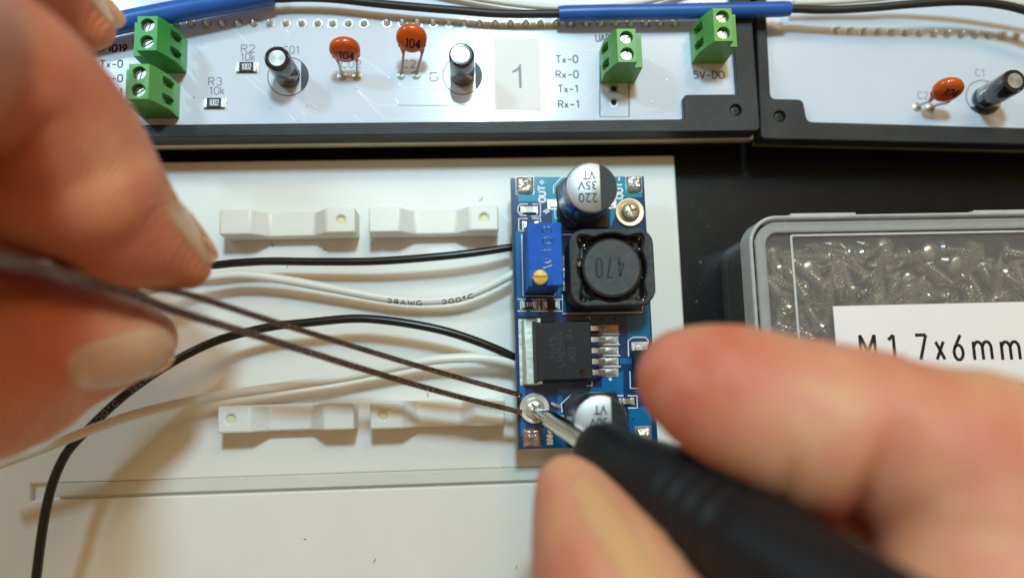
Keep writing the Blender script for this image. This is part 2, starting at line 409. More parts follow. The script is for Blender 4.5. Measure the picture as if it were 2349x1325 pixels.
def fonttext(txt, org, p, rot, h, m, parent, fitw=None, weight=0, thick=.02, name='lettering', mtx=None, shear=0):
    """text in the built-in sans face; h = cap height"""
    cu = bpy.data.curves.new('t', 'FONT'); cu.body = txt; cu.size = 1; cu.extrude = .01; cu.offset = weight; cu.shear = shear
    cu.resolution_u = 3
    o = bpy.data.objects.new('t', cu); COL.objects.link(o)
    dg = bpy.context.evaluated_depsgraph_get(); dg.update()
    me = bpy.data.meshes.new_from_object(o.evaluated_get(dg))
    vs = [v.co.copy() for v in me.vertices]; fs = [list(f.vertices) for f in me.polygons]
    bpy.data.objects.remove(o); bpy.data.meshes.remove(me)
    x0 = min(v.x for v in vs); x1 = max(v.x for v in vs); y0 = min(v.y for v in vs); y1 = max(v.y for v in vs)
    ky = h / (y1 - y0); kx = (fitw / (x1 - x0)) if fitw else ky
    T = Matrix.Translation(Vector(p)) @ Matrix.Rotation(rot, 4, 'Z') if mtx is None else mtx
    mb = MB(org)
    mb.add([((v.x - (x0 + x1) / 2) * kx, (v.y - (y0 + y1) / 2) * ky, v.z / .01 * thick * .5 + thick * .5) for v in vs], fs, T)
    return ob(name, mb, m, parent, smooth=0)

# ------------------------------------------------------------------ the table
tb = MB(); tb.box(-400, -300, -6, 400, 300, -3.0)
setp(ob('table_top', tb, 'table', smooth=0), kind='structure')
# dust and lint
db = MB((0, 0, -3))
for px, py in ((1607, 601), (1598, 691), (1622, 520), (1640, 610), (1590, 470), (1680, 690), (1660, 430), (1607, 650), (1585, 400), (1640, 720), (1700, 600), (1655, 560)):
    p = W(px, py, -2.98); r = random.uniform(.05, .14) * (1.7 if py in (601, 691) else .6)
    db.sphere((p.x, p.y, -2.98), r, 7, 5, .5)
for i in range(70):
    p = W(random.uniform(1575, 1700), random.uniform(350, 740), -2.98); db.sphere((p.x, p.y, -2.99), random.uniform(.02, .05), 5, 4, .5)
setp(ob('dust', db, 'dust', label='tiny pale dust specks scattered on the black table', cat='dust'), kind='stuff')

# ------------------------------------------------------------------ white plate with brackets
yt = W(960, 364, 0).y; xr = W(1558, 560, 0).x
orgP = Vector((-30, -20, -3))
plate = thing('base_plate', 'large white printed base plate with raised brackets, under the wires', 'plate', orgP)
m_ = MB(orgP); m_.box(-130, -120, -3, xr, yt, 0)
pl = ob('plate', m_, 'plate', plate, bevel=.25)
g0 = W(70, 1122, 0); g1 = W(1262, 1090, 0)
ga = W(600, 1091, 0); gb = W(600, 1126, 0)
cm = MB(orgP); cm.box(g0.x, gb.y - .25, -.9, g1.x, ga.y, 1)
cut(pl, cm)
# stepped floor inside the groove
gm = MB(orgP); gm.box(W(128, 1120, 0).x, gb.y + .3, -1.2, g1.x - .02, ga.y - .03, .14)
ob('groove_rail', gm, 'rail', plate, bevel=.12)

def bracket_mesh(L, hole_right, org=(0, 0, 0)):
    w = 4.2; h = 5.0; d = 2.55
    pr = [(0, 0), (L, 0), (L, h), (L - 4.7, h), (L - 7.0, h - d), (7.3, h - d), (5.0, h), (0, h)]
    T = Matrix(((1, 0, 0, 0), (0, 0, 1, 0), (0, 1, 0, 0), (0, 0, 0, 1)))
    mb = MB(); mb.prism(pr, 0, w, T); return mb
def bracket(px, py, L, hole_right, z=5.0, name='mounting_bracket'):
    p = W(px, py, z)               # top-left corner of the top face
    mb = bracket_mesh(L, hole_right)
    o = ob(name, mb, 'bracket', plate, bevel=.35, seg=3, loc=Vector((p.x, p.y - 4.2, 0.004)) - orgP)
    hx = L - 2.35 if hole_right else 2.0
    c = MB(); c.lathe([(.68, 2), (.68, 7)], 24, Matrix.Translation((hx, 2.15, 0)))
    cut(o, c)
    bo = MB(); bo.lathe([(.66, 2.05), (.66, 4.55)], 20, Matrix.Translation((hx, 2.15, 0)))
    ob('screw_hole', bo, 'bore', o)
    return o
def blen(x0, x1, y): return W(x1, y, 5).x - W(x0, y, 5).x
b1 = bracket(503, 480, blen(503, 815, 480), True)
b2 = bracket(845, 475, blen(845, 1143, 475), True)
b3 = bracket(1173, 473, 20.5, True)
b4 = bracket(499, 931, blen(499, 812, 931), False)
b5 = bracket(848, 922, blen(848, 1158, 922), False)
b6 = bracket(1212, 905, 19.0, False)
for o in plate.children: pass
# lint on the plate
lm = MB((0, 0, 0))
for px, py in ((565, 1098), (998, 1087), (857, 560), (745, 572), (625, 560), (982, 905), (700, 1235), (1185, 1300), (860, 1285), (700, 960), (1104, 458), (660, 610)):
    p = W(px, py, 0.02); a = random.uniform(0, PI); l = random.uniform(.12, .5)
    lm.tube([(p.x - l * math.cos(a), p.y - l * math.sin(a), .05), (p.x, p.y, .12), (p.x + l * math.cos(a + .6), p.y + l * math.sin(a + .6), .05)], .05, 5)
setp(ob('lint', lm, 'lint', label='small dark lint crumbs on the white base plate', cat='lint'), kind='stuff')

# ------------------------------------------------------------------ generic parts for the white boards
def solder_joint(name, square, parent, loc):
    mb = MB()
    if square: mb.box(-.78, -.78, 0, .78, .78, .05)
    else: mb.lathe([(.80, 0), (.80, .05)], 24)
    mb.lathe([(.62, .04), (.60, .2), (.50, .42), (.34, .62), (.26, .95), (.18, 1.15), (.02, 1.22)], 20)
    return ob(name, mb, 'tin', parent, loc=loc)

def make_terminal(mname='green2'):
    """local: x toward the wire entries, flange at -x, y along, origin = base centre of the block"""
    w = 5.5
    mb = MB()
    prof = [(-2.85, 0), (-2.85, 6.3), (-1.56, 6.3), (-1.55, 8.3), (1.45, 8.3), (2.0, 7.0), (2.85, 3.9), (2.85, 0)]
    T = Matrix(((1, 0, 0, 0), (0, 0, -1, w / 2), (0, 1, 0, 0), (0, 0, 0, 1)))
    mb.prism(prof, 0, w, T)
    o = ob('terminal_block', mb, mname, None, bevel=.1)
    for y in (-1.35, 1.35):
        c = MB(); c.lathe([(1.02, 6.6), (1.02, 9)], 28, Matrix.Translation((-.05, y, 0)))
        cut(o, c)
        c = MB(); c.box(1.2, y - .72, 2.3, 4, y + .72, 5.6); cut(o, c)
    for i, y in enumerate((-1.35, 1.35)):
        s = MB(); T2 = Matrix.Translation((-.05, y, 0)) 
        s.lathe([(.92, 6.7), (.95, 7.35), (.88, 7.5), (.02, 7.52)], 24, T2)
        so = ob('screw', s, 'steel', o)
        c = MB(); c.box(-1.2, -.13, 7.25, 1.2, .13, 8, T2 @ Matrix.Rotation(R((35, 75)[i]), 4, 'Z')); cut(so, c)
        k = MB(); k.box(1.25, y - .62, 2.4, 1.9, y + .62, 5.4); ob('contact', k, 'steel', o, bevel=.08)
    return o

def make_ecap(h=8.0, r=2.0):
    mb = MB()
    mb.lathe([(r * .93, .0), (r, .25), (r, .8), (r * .93, 1.0), (r * .93, 1.15), (r, 1.35), (r, h - .45), (r * .96, h - .18), (r * .82, h), (r * .66, h - .02), (r * .64, h - .1)], 40)
    o = ob('capacitor', mb, 'sleeve', None)
    t = MB(); t.lathe([(r * .645, h - .14), (r * .63, h - .07), (.02, h - .06)], 36); ob('can_top', t, 'can', o)
    st = MB()
    for k in range(9):
        a0 = R(-38 + k * 7)
        st.add([((r + .015) * math.cos(a0), (r + .015) * math.sin(a0), 1.5), ((r + .015) * math.cos(a0 + R(7)), (r + .015) * math.sin(a0 + R(7)), 1.5),
                ((r + .015) * math.cos(a0 + R(7)), (r + .015) * math.sin(a0 + R(7)), h - .5), ((r + .015) * math.cos(a0), (r + .015) * math.sin(a0), h - .5)], [[0, 1, 2, 3]])
    ob('stripe', st, 'silk_grey', o)
    g = MB()
    for a in (-20, 20, 60, 150):       # little white marks round the shoulder
        a = R(a); g.tube([((r * .9) * math.cos(a + t * .2), (r * .9) * math.sin(a + t * .2), h - .05) for t in (-1, 0, 1)], .05, 5)
    ob('marking', g, 'silk_grey', o, kind='stuff')
    for y in (-.7, .7):
        l = MB(); l.tube([(0, y, .3), (0, y, -1)], .2, 8); ob('leg', l, 'wireleg', o)
    return o

def make_disc(org, parent, pads, cen, lean_n, ty=-.45, rx=2.45, ry=2.3, th=.95, txt='104'):
    """pads: two points on the board, cen: disc centre (mm world), lean_n: disc normal"""
    n = Vector(lean_n).normalized()
    ex = (Vector(pads[1]) - Vector(pads[0])); ex = (ex - n * ex.dot(n)).normalized(); ez = n.cross(ex)
    if ez.z < 0: ez = -ez; 
    T = Matrix((ex, ez, n)).transposed().to_4x4(); T.translation = Vector(cen)
    mb = MB(org); seg = 40; rings = []
    for j, (k, zz) in enumerate(((1, 0), (.97, .45), (.86, .78), (.65, .95), (.35, 1.0), (.02, 1.0))):
        rings.append((k, zz * th))
    vs = []; fs = []
    full = [(k, -z) for k, z in reversed(rings)] + rings[1:]
    for k, z in full:
        for i in range(seg):
            a = 2 * PI * i / seg
            low = max(0, -math.sin(a)) ** 3
            vs.append((rx * k * math.cos(a), ry * k * math.sin(a) - low * .15, z))
    for j in range(len(full) - 1):
        for i in range(seg):
            fs.append([j * seg + i, j * seg + (i + 1) % seg, (j + 1) * seg + (i + 1) % seg, (j + 1) * seg + i])
    mb.add(vs, fs, T)
    legs = []
    for sgn, pd in ((-1, pads[0]), (1, pads[1])):
        a = T @ Vector((sgn * rx * .62, -ry * .55, 0)); b = T @ Vector((sgn * rx * .60, -ry * 1.25, 0))
        mb.tube(spline([a, (a + b) / 2, b], 3), [.75, .6, .5, .42, .36, .3, .2][:7], 10)
        legs.append((b, pd))
    o = ob('disc_capacitor', mb, 'orange', parent, smooth=60)
    for b, pd in legs:
        l = MB(org); l.tube(spline([b, b * .45 + Vector(pd) * .55 + Vector((0, .1, 0)), Vector(pd)], 5), .22, 8); ob('leg', l, 'wireleg', o)
    # marking on the bulging face
    T3 = T @ Matrix.Translation((.15, ty, th * .93)) @ Matrix.Rotation(R(-10), 4, 'Z')
    if (T.to_3x3() @ Vector((0, 0, 1))).y > 0:
        T3 = T @ Matrix.Translation((.05, -.55, -th * .93 - .05)) @ Matrix.Rotation(PI, 4, 'Y')
    stroketext(txt, org, T3, 1.45, .21, 'ink', o, fitw=2.3, thick=.10)
    return o

def silk_circle(org, parent, c, r, flat='R'):
    z = c[2] + .012
    pts = [(c[0] + r * math.cos(t * PI / 24), c[1] + r * math.sin(t * PI / 24), z) for t in range(49)]
    mb = MB(org); mb.tube(pts, .075, 6, flat=.2)
    ob('silk_outline', mb, 'silk', parent)
    a0, a1 = (-50, 50) if flat == 'R' else (-148, -32)
    seg = [(c[0] + (r - .05) * math.cos(R(a)), c[1] + (r - .05) * math.sin(R(a))) for a in range(a0, a1 + 1, 4)]
    mb = MB(org); mb.prism(seg, c[2] + .004, c[2] + .02); ob('silk_fill', mb, 'silk', parent, smooth=0)

term = make_terminal('green2'); ecap = make_ecap(); 

# ------------------------------------------------------------------ left white board
Z1 = 6.6
o1 = W(1000, 150, Z1); o1.z = Z1 - 1.6
pcb = thing('circuit_board', 'long white circuit board numbered 1 in black printed frame', 'circuit board', o1)
yb = W(1000, 280, Z1).y
xR = W(1688, 130, Z1).x
m_ = MB(o1); m_.box(-95, yb, Z1 - 1.6, xR, 75, Z1); ob('board_panel', m_, 'pcb', pcb, smooth=0)
def P1(px, py, dz=0): return W(px, py, Z1 + dz)
# solder row
row = []
for x in (403, 438, 474, 510, 546, 583, 619, 656, 692, 729, 763, 799, 835): row.append((x, 55))
for x in (888, 924, 958, 994, 1030, 1065, 1100, 1136, 1171, 1206, 1240, 1275, 1309, 1344, 1378, 1412, 1446, 1481, 1514, 1548): row.append((x, 54))
sqr = {403, 583, 763, 958, 1136, 1309, 1481}
j_round = j_sq = None
for x, y in row:
    p = P1(x, y) - o1
    if x in sqr:
        if not j_sq: j_sq = solder_joint('solder_joint', True, pcb, p)
        else: copytree(j_sq, pcb, p)
    else:
        if not j_round: j_round = solder_joint('solder_joint', False, pcb, p)
        else: copytree(j_round, pcb, p, (0, 0, random.uniform(0, 6)))
TXT = [("R2", 569, 112, 30, 17), ("10k", 568, 131, 32, 17), ("R3", 494, 187, 30, 17), ("10k", 497, 208, 34, 17),
       ("C01", 668, 115, 36, 17), ("C02", 805, 147, 44, 17), ("C2", 938, 147, 29, 17)]
for t, x, y, w_, h_ in TXT:
    p = P1(x, y, .012); k = sc(p)
    lettering(t, o1, p, 0, h_ / k * 1.06, .095, 'silk_grey', pcb, fitw=w_ / k)
for t, x, y, w_ in (("Tx-0", 1300, 136, 50), ("Rx-0", 1301, 171, 51), ("Tx-1", 1303, 204, 46), ("Rx-1", 1305, 239, 48), ("5V-DO", 1626, 172, 71), ("UART", 1389, 88, 44)):
    p = P1(x, y, .012); k = sc(p)
    lettering(t, o1, p, 0, 16 / k * 1.06, .10, 'silk', pcb, fitw=w_ / k)
for t, x, y, w_ in (("GPIO19", 257, 111, 66), ("Tx-0", 255, 147, 50), ("Rx-0", 255, 180, 50), ("Rx-1", 255, 212, 50)):
    p = P1(x, y, .012); k = sc(p)
    lettering(t, o1, p, 0, 16 / k * 1.06, .15 if t[0] == 'G' else .10, 'silk_black', pcb, fitw=w_ / k)
p = P1(995, 176, .012); lettering("C1", o1, p, PI / 2, 1.25, .09, 'silk_grey', pcb, fitw=1.6)
# capacitors
for px, py, r, rz in ((661, 176, 46, .5), (1061, 174, 45, 1.2)):
    c = P1(px, py); silk_circle(o1, pcb, c, r / sc(c))
    o = copytree(ecap, pcb, c - o1, (0, 0, rz))
    if px < 900: o.scale = (1, 1, .88)
# disc capacitors
for pads, cen, nrm in ((((785, 175), (820, 175)), (791, 113, 5.4), (0.03, -.95, .32)), (((920, 173), (955, 173)), (944, 87, 5.6), (0, -.82, .57))):
    q = [P1(*a) for a in pads]
    for a in q:
        mb = MB(o1); mb.lathe([(.80, .0), (.80, .04), (.55, .10), (.3, .2), (.02, .2)], 22, Matrix.Translation(a)); ob('solder_pad', mb, 'dullpad', pcb)
    make_disc(o1, pcb, q, P1(cen[0], cen[1], cen[2]), nrm)
# resistors
def resistor(org, parent, c, L=3.3, w=1.6, rz=0, txt='1002', body='smdblack', z=.5, lh=.95):
    T = Matrix.Translation(c) @ Matrix.Rotation(rz, 4, 'Z')
    mb = MB(org); mb.box(-L / 2 + .3, -w / 2, .03, L / 2 - .3, w / 2, z, T); o = ob('resistor', mb, body, parent, bevel=.06)
    for s_ in (-1, 1):
        e = MB(org); e.box(s_ * L / 2 - .02 if s_ < 0 else L / 2 - .55, -w / 2 - .01, .02, s_ * L / 2 + .02 if s_ > 0 else -L / 2 + .55, w / 2 + .01, z + .03, T)
        ob('end_cap', e, 'lead', o, bevel=.08)
        e = MB(org); xa, xb = sorted((s_ * (L / 2 - .35), s_ * (L / 2 + .25))); e.box(xa, -w / 2 - .15, 0.002, xb, w / 2 + .15, .06, T); ob('solder_pad', e, 'pad', o)
    if txt: stroketext(txt, org, T @ Matrix.Translation((0, 0, z + .002)), lh, .065, 'ink_w', o, fitw=L * .44)
    return o
resistor(o1, pcb, P1(567, 156)); resistor(o1, pcb, P1(493, 238))
# terminals
def place_term(px, py, mirror, parent, org, z, proto):
    """px,py: pixel of the lower inner corner of the screw face"""
    c = W(px, py, z + 8.3)
    if not mirror: loc = Vector((c.x - 1.45, c.y + 2.75, z)); rot = (0, 0, 0)
    else: loc = Vector((c.x + 1.45, c.y + 2.75, z)); rot = (0, 0, PI)
    return copytree(proto, parent, loc - org, rot)
t_dark = make_terminal('green')
place_term(359, 116, False, pcb, o1, Z1, t_dark)
place_term(340, 227, False, pcb, o1, Z1, term)
place_term(1418, 143, True, pcb, o1, Z1, term)
place_term(1640, 95, True, pcb, o1, Z1, term)
# sticker 1
c = [P1(*q, .01) for q in ((1131, 88), (1235, 88), (1242, 252), (1135, 252))]
mb = MB(o1); mb.prism([(q.x, q.y) for q in c], Z1 + .01, Z1 + .12); st = ob('sticker', mb, 'sticker', pcb, smooth=0)
c = P1(1188, 175, .122); mb = MB(o1); k = 1 / 13.75
mb.prism([(c.x + x * k, c.y + y * k) for x, y in ((2, -28), (8, -28), (8, 28), (4, 28), (2, 22), (-5, 16), (-12, 13), (-12, 8), (-5, 10), (2, 14))], c.z, c.z + .02); ob('lettering', mb, 'silk_grey', st, smooth=0)
# outline under the terminal, two bare holes
pz = [P1(1376, 150, .012), P1(1376, 268, .012), P1(1443, 268, .012), P1(1443, 150, .012)]
mb = MB(o1); mb.tube(pz, .09, 6, flat=.2); ob('silk_outline', mb, 'silk', pcb)
for k, (x, y) in enumerate(((1408, 204), (1408, 236))):
    c = P1(x, y); mb = MB(o1)
    if k == 0: mb.box(c.x - .75, c.y - .75, Z1, c.x + .75, c.y + .75, Z1 + .04)
    else: mb.lathe([(.76, 0), (.76, .04)], 24, Matrix.Translation(c))
    q = ob('hole_pad', mb, 'dullpad', pcb)
    mb = MB(o1); mb.lathe([(.47, .03), (.47, .055)], 20, Matrix.Translation(c)); ob('hole', mb, 'dark', q)
# raised tracks under the mask
TR = [[(800, 114), (894, 178)], [(816, 204), (864, 242), (1080, 242)], [(816, 204), (882, 274), (1165, 274)], [(916, 194), (930, 203), (1135, 203)], [(1240, 203), (1276, 203)],
      [(913, 242), (1130, 242)], [(1240, 242), (1300, 242)], [(1330, 242), (1370, 205)], [(1325, 196), (1366, 152)], [(1240, 116), (1368, 116)], [(1250, 86), (1310, 86)],
      [(560, 172), (620, 228)], [(575, 170), (598, 190)], [(708, 232), (728, 249)], [(690, 254), (700, 263)], [(665, 265), (678, 279)], [(795, 12), (835, 46)], [(640, 40), (662, 78)],
      [(535, 65), (566, 98)], [(810, 262), (828, 279)], [(1369, 271), (1392, 248)], [(1480, 250), (1510, 250)], [(905, 225), (915, 236)]]
mb = MB(o1)
for ln in TR: mb.tube([P1(x, y, .0) for x, y in ln], .07, 6, flat=.35)
tk = ob('track_lines', mb, 'track', pcb); tk['kind'] = 'stuff'
mb = MB(o1)
for x, y in ((704, 244), (723, 257), (891, 178), (816, 202), (912, 235), (916, 194), (1240, 76), (462, 103), (740, 95), (445, 224), (618, 247), (685, 277), (1495, 138), (1494, 234), (1530, 183)):
    c = P1(x, y); mb.lathe([(.17, 0), (.15, .04), (.06, .045)], 12, Matrix.Translation(c))
vi = ob('via_dots', mb, 'dullpad', pcb); vi['kind'] = 'stuff'

# frame 1
ZF = 8.0
def polyW(pts, z): return [tuple(W(x, y, z)[:2]) for x, y in pts]
def fillet(pts, r, n=5):
    """round the marked corners of a 2D polygon; pts = (x, y[, 1])"""
    out = []; N_ = len(pts)
    for i, p in enumerate(pts):
        if len(p) < 3: out.append((p[0], p[1])); continue
        P = Vector(p[:2]); A = Vector(pts[i - 1][:2]); B = Vector(pts[(i + 1) % N_][:2])
        ra = (A - P).normalized(); rb = (B - P).normalized()
        for k in range(n + 1):
            t = k / n; a = P + ra * r; b = P + rb * r
            out.append(tuple(a * (1 - t) ** 2 + P * 2 * t * (1 - t) + b * t * t))
    return out
of = W(1000, 300, 3); of.z = 3
frame1 = thing('board_frame', 'black printed frame around the long white board, screw lug at its corner', 'frame', of)
a = W(1000, 308, ZF); b = W(1000, 279, ZF); x0 = -95; xo = W(1737, 200, ZF).x; xi = W(1686, 120, ZF).x
lx = W(1567, 217, ZF)
base = [(x0, a.y), (xo, a.y, 1), (xo, 75), (xi, 75), (xi, lx.y), (lx.x, lx.y, 1), (lx.x, b.y, 1), (x0, b.y)]
mb = MB(of); mb.prism(fillet(base, .9), Z1 - 1.7 - .6, ZF)
fr1 = ob('frame', mb, 'frame', frame1, bevel=.2)
h = W(1689, 252, ZF)
c = MB(of); c.lathe([(.95, 5.5), (.95, 9)], 24, Matrix.Translation((h.x, h.y, 0))); cut(fr1, c)
def recessed_screw(org, parent, x, y, z):
    mb = MB(org); mb.lathe([(.85, z - 1.4), (.85, z - .8), (.7, z - .6), (.02, z - .55)], 20, Matrix.Translation((x, y, 0)))
    o = ob('screw', mb, 'plastic', parent)
    for a in (.3, .3 + PI / 2):
        c = MB(org); c.box(-.55, -.12, z - .75 - a * .01, .55, .12, z, Matrix.Translation((x, y, 0)) @ Matrix.Rotation(a, 4, 'Z')); cut(o, c)
    return o
recessed_screw(of, frame1, h.x, h.y, ZF)
# pale base plate under the frame, then its olive edge
a1 = W(1000, 327.5, 4.2); xo1 = W(1728, 320, 4.2).x
mb = MB(of); mb.prism(fillet([(x0, a1.y), (xo1, a1.y), (xo1, 75), (x0, 75)], .5), 3.3, 4.25); ob('backing_plate', mb, 'cream', frame1, bevel=.08)
mb = MB(of); mb.box(x0, a1.y + .03, 2.3, xo1 - .05, 74.8, 3.28); ob('backing_edge', mb, 'olive', frame1)
mb = MB(of); mb.box(x0, a1.y + .9, -2.99, xo1 - 1, 74.8, 2.28); ob('enclosure', mb, 'framecut', frame1)

# ------------------------------------------------------------------ right white board
Z2 = 5.0; ZF2 = 6.4
o2 = W(2150, 160, Z2); o2.z = Z2 - 1.6
pcb2 = thing('circuit_board', 'second white circuit board at the frame corner, beside the long one', 'circuit board', o2)
def P2(px, py, dz=0): return W(px, py, Z2 + dz)
q = [P2(1752, -300), P2(2700, -300), P2(2700, 318), P2(1762, 290)]
mb = MB(o2); mb.prism([(a.x, a.y) for a in q], Z2 - 1.6, Z2); ob('board_panel', mb, 'pcb', pcb2, smooth=0)
for i in range(15):
    x = 1917 + i * 31.75; y = 70 + i * 1.05 ; p = P2(x, y) - o2
    copytree(j_sq if i in (2, 7, 12) else j_round, pcb2, p, (0, 0, -.03 if i in (2, 7, 12) else i))
for t, x, y, w_ in (("C1", 2248, 167, 21), ("C2", 2117, 219, 24)):
    p = P2(x, y, .012); lettering(t, o2, p, -.03, 1.25, .08, 'silk_grey', pcb2, fitw=w_ / sc(p))
c = P2(2256, 224); silk_circle(o2, pcb2, c, 41 / sc(c), 'B'); copytree(ecap, pcb2, P2(2254, 228) - o2, (0, 0, -1.0))
qq = [P2(2103, 246), P2(2134, 247)]
for a in qq:
    mb = MB(o2); mb.lathe([(.80, .0), (.80, .04), (.55, .10), (.3, .2), (.02, .2)], 22, Matrix.Translation(a)); ob('solder_pad', mb, 'dullpad', pcb2)
make_disc(o2, pcb2, qq, P2(2174, 205, 5.4), (-.1, -.90, .40), ty=.1)
of2 = W(2050, 310, 3); of2.z = 2
frame2 = thing('board_frame', 'black printed frame corner around the second white board', 'frame', of2)
ctr = [(1735, -300), (1735, 48), (1745, 318, 1), (2349, 331), (2700, 338), (2700, 302), (2349, 293), (1852, 279, 1), (1842, 228, 1), (1768, 226, 1), (1759, 45), (1759, -300)]
mb = MB(of2); pp = polyW([p[:2] for p in ctr], ZF2); pp = [(*a, 1) if len(b) > 2 else a for a, b in zip(pp, ctr)]
mb.prism(fillet(pp, .9), Z2 - 2, ZF2); fr2 = ob('frame', mb, 'frame', frame2, bevel=.2)
h = W(1790, 266, ZF2)
c = MB(of2); c.lathe([(.95, 4), (.95, 8)], 24, Matrix.Translation((h.x, h.y, 0))); cut(fr2, c); recessed_screw(of2, frame2, h.x, h.y, ZF2)
pp = polyW([(1736, -300), (1733, 328), (2349, 343), (2700, 350), (2700, -300)], 2.6)
mb = MB(of2); mb.prism(pp, 1.9, 2.8); ob('backing_plate', mb, 'cream', frame2, bevel=.08)
mb = MB(of2); mb.prism([(x + .04, y + .05) for x, y in pp], .9, 1.88); ob('backing_edge', mb, 'olive', frame2)
mb = MB(of2); mb.prism([(x + .9, y + 1.0) for x, y in pp], -2.99, .88); ob('enclosure', mb, 'framecut', frame2)
# drop prototypes of terminals and capacitor
def drop(o):
    for ch in list(o.children): drop(ch)
    bpy.data.objects.remove(o)
drop(term); drop(t_dark); drop(ecap)

# ------------------------------------------------------------------ the blue module
def A(px, py, dz=0): return W(px, py, ZB + dz)
om = A(1335, 715); om.z = 5.0
mod = thing('converter_module', 'small blue voltage converter module with square black coil and two metal cans', 'circuit module', om)
bl = A(1187, 1030); tr_ = A(1474, 404)
mb = MB(om); mb.box(bl.x + .15, bl.y, ZB - 1.6, tr_.x + .2, tr_.y, ZB - .035); ob('board_core', mb, 'board_edge', mod, smooth=0)
mb = MB(om); mb.box(bl.x + .15, bl.y + .05, ZB - .03, tr_.x + .2, tr_.y - .05, ZB); ob('board_panel', mb, 'mask_dark', mod, smooth=0)
print('module', tr_.x - bl.x, tr_.y - bl.y)
def patch(pts, m):
    mb = MB(om); mb.prism([tuple(A(x, y, .012)[:2]) for x, y in pts], ZB + .003, ZB + .014); return ob('copper_area', mb, m, mod, smooth=0)
patch([(1186, 406), (1306, 406), (1306, 450), (1268, 458), (1268, 462), (1189, 462)], 'mask_teal')
patch([(1267, 462), (1306, 462), (1306, 520), (1267, 520)], 'mask_teal')
patch([(1400, 406), (1473, 406), (1473, 452), (1432, 452), (1400, 520)], 'mask_teal')
patch([(1183, 530), (1200, 530), (1203, 686), (1186, 686)], 'mask_blue')
patch([(1292, 690), (1310, 690), (1310, 714), (1292, 714)], 'mask_blue')
patch([(1276, 590), (1286, 590), (1286, 680), (1276, 680)], 'mask_blue')
patch([(1477, 700), (1489, 700), (1492, 778), (1440, 778), (1436, 724), (1477, 722)], 'mask_blue')
patch([(1422, 821), (1450, 821), (1450, 834), (1422, 834)], 'mask_blue')
patch([(1381, 866), (1430, 850), (1430, 907), (1281, 905), (1281, 892), (1381, 888)], 'mask_blue')
patch([(1279, 905), (1290, 905), (1290, 975), (1279, 960)], 'mask_blue')
patch([(1244, 980), (1296, 980), (1330, 1018), (1330, 1027), (1244, 1027)], 'mask_blue')
patch([(1443, 932), (1494, 932), (1497, 1022), (1443, 1022)], 'mask_blue')
patch([(1188, 690), (1236, 690), (1236, 724), (1190, 724)], 'mask_blue')
patch([(1192, 886), (1205, 886), (1207, 1000), (1195, 1000)], 'mask_blue')
SILK = [[(1270, 444), (1270, 427), (1288, 407), (1300, 405)], [(1273, 477), (1273, 498), (1300, 519)], [(1197, 538), (1200, 678), (1273, 679), (1273, 670)],
        [(1285, 583), (1285, 538), (1314, 538)], [(1290, 675), (1291, 719), (1474, 716), (1474, 702)],
        [(1187, 686), (1206, 686)], [(1218, 686), (1254, 686)], [(1270, 686), (1290, 686)], [(1187, 713), (1207, 713)], [(1217, 713), (1258, 713)], [(1270, 713), (1290, 713)], [(1237, 686), (1237, 713)],
        [(1210, 468), (1193, 468), (1188, 476), (1188, 484), (1194, 494), (1208, 494)], [(1221, 468), (1240, 468), (1240, 496), (1219, 496)], [(1210, 501), (1190, 501), (1190, 529), (1205, 529)],
        [(1221, 501), (1240, 501), (1240, 510)], [(1370, 766), (1421, 766)], [(1371, 790), (1422, 790)], [(1371, 815), (1423, 815)], [(1373, 840), (1424, 840)], [(1345, 727), (1353, 727), (1353, 733)],
        [(1345, 884), (1358, 884), (1358, 874)], [(1442, 817), (1441, 781), (1452, 773), (1480, 773), (1487, 780), (1487, 790)], [(1445, 851), (1446, 890), (1470, 890)],
        [(1290, 945), (1287, 926), (1314, 901), (1408, 900)], [(1290, 998), (1316, 1025), (1330, 1025)], [(1416, 907), (1430, 907)], [(1440, 907), (1461, 907), (1462, 935), (1441, 935)]]
for ln in SILK:
    mb = MB(om); mb.tube([A(x, y, .02) for x, y in ln], .095, 6, flat=.25); ob('silk_outline', mb, 'ink_w', mod)
def mtext(t, px, py, rot, hpx, wpx, m='ink_w', dz=.025, w=.14, fit=True):
    p = A(px, py, dz); k = sc(p); return lettering(t, om, p, rot, hpx / k, w, m, mod, fitw=wpx / k)
mtext('OUT+', 1243, 438, PI / 2, 15, 52, w=.16); mtext('+', 1253, 484, 0, 15, 14, w=.16)
mtext('OUT-', 1420, 431, PI / 2, 15, 50, w=.14); mtext('IN+', 1261, 1000, PI / 2, 14, 36, w=.20)
def sq_pad(x0, y0, x1, y1, m, blob, bm_='tin', seed=1):
    a = A(x0, y1); b = A(x1, y0); mb = MB(om); mb.box(a.x, a.y, ZB + .004, b.x, b.y, ZB + .05); o = ob('solder_pad', mb, m, mod, smooth=0)
    if blob:
        n = 18; vs = []; fs = []
        for i in range(n + 1):
            for j in range(n + 1):
                u = i / n * 2 - 1; v = j / n * 2 - 1
                h = max(0, (1 - u ** 4) * (1 - v ** 4)) ** .6 * blob * (1 + .5 * noise.noise(Vector((u * 1.6, v * 1.6, seed * 3.1))) + .25 * noise.noise(Vector((u * 4, v * 4, seed))))
                vs.append(((a.x + b.x) / 2 + u * (b.x - a.x) * .49, (a.y + b.y) / 2 + v * (b.y - a.y) * .49, ZB + .04 + h))
        for i in range(n):
            for j in range(n): fs.append([i * (n + 1) + j, (i + 1) * (n + 1) + j, (i + 1) * (n + 1) + j + 1, i * (n + 1) + j + 1])
        mb = MB(om); mb.add(vs, fs); ob('solder_blob', mb, bm_, o, smooth=50)
    return o
sq_pad(1184, 405, 1224, 446, 'tin', .75, seed=1); sq_pad(1436, 404, 1471, 442, 'tin', .9, seed=2)
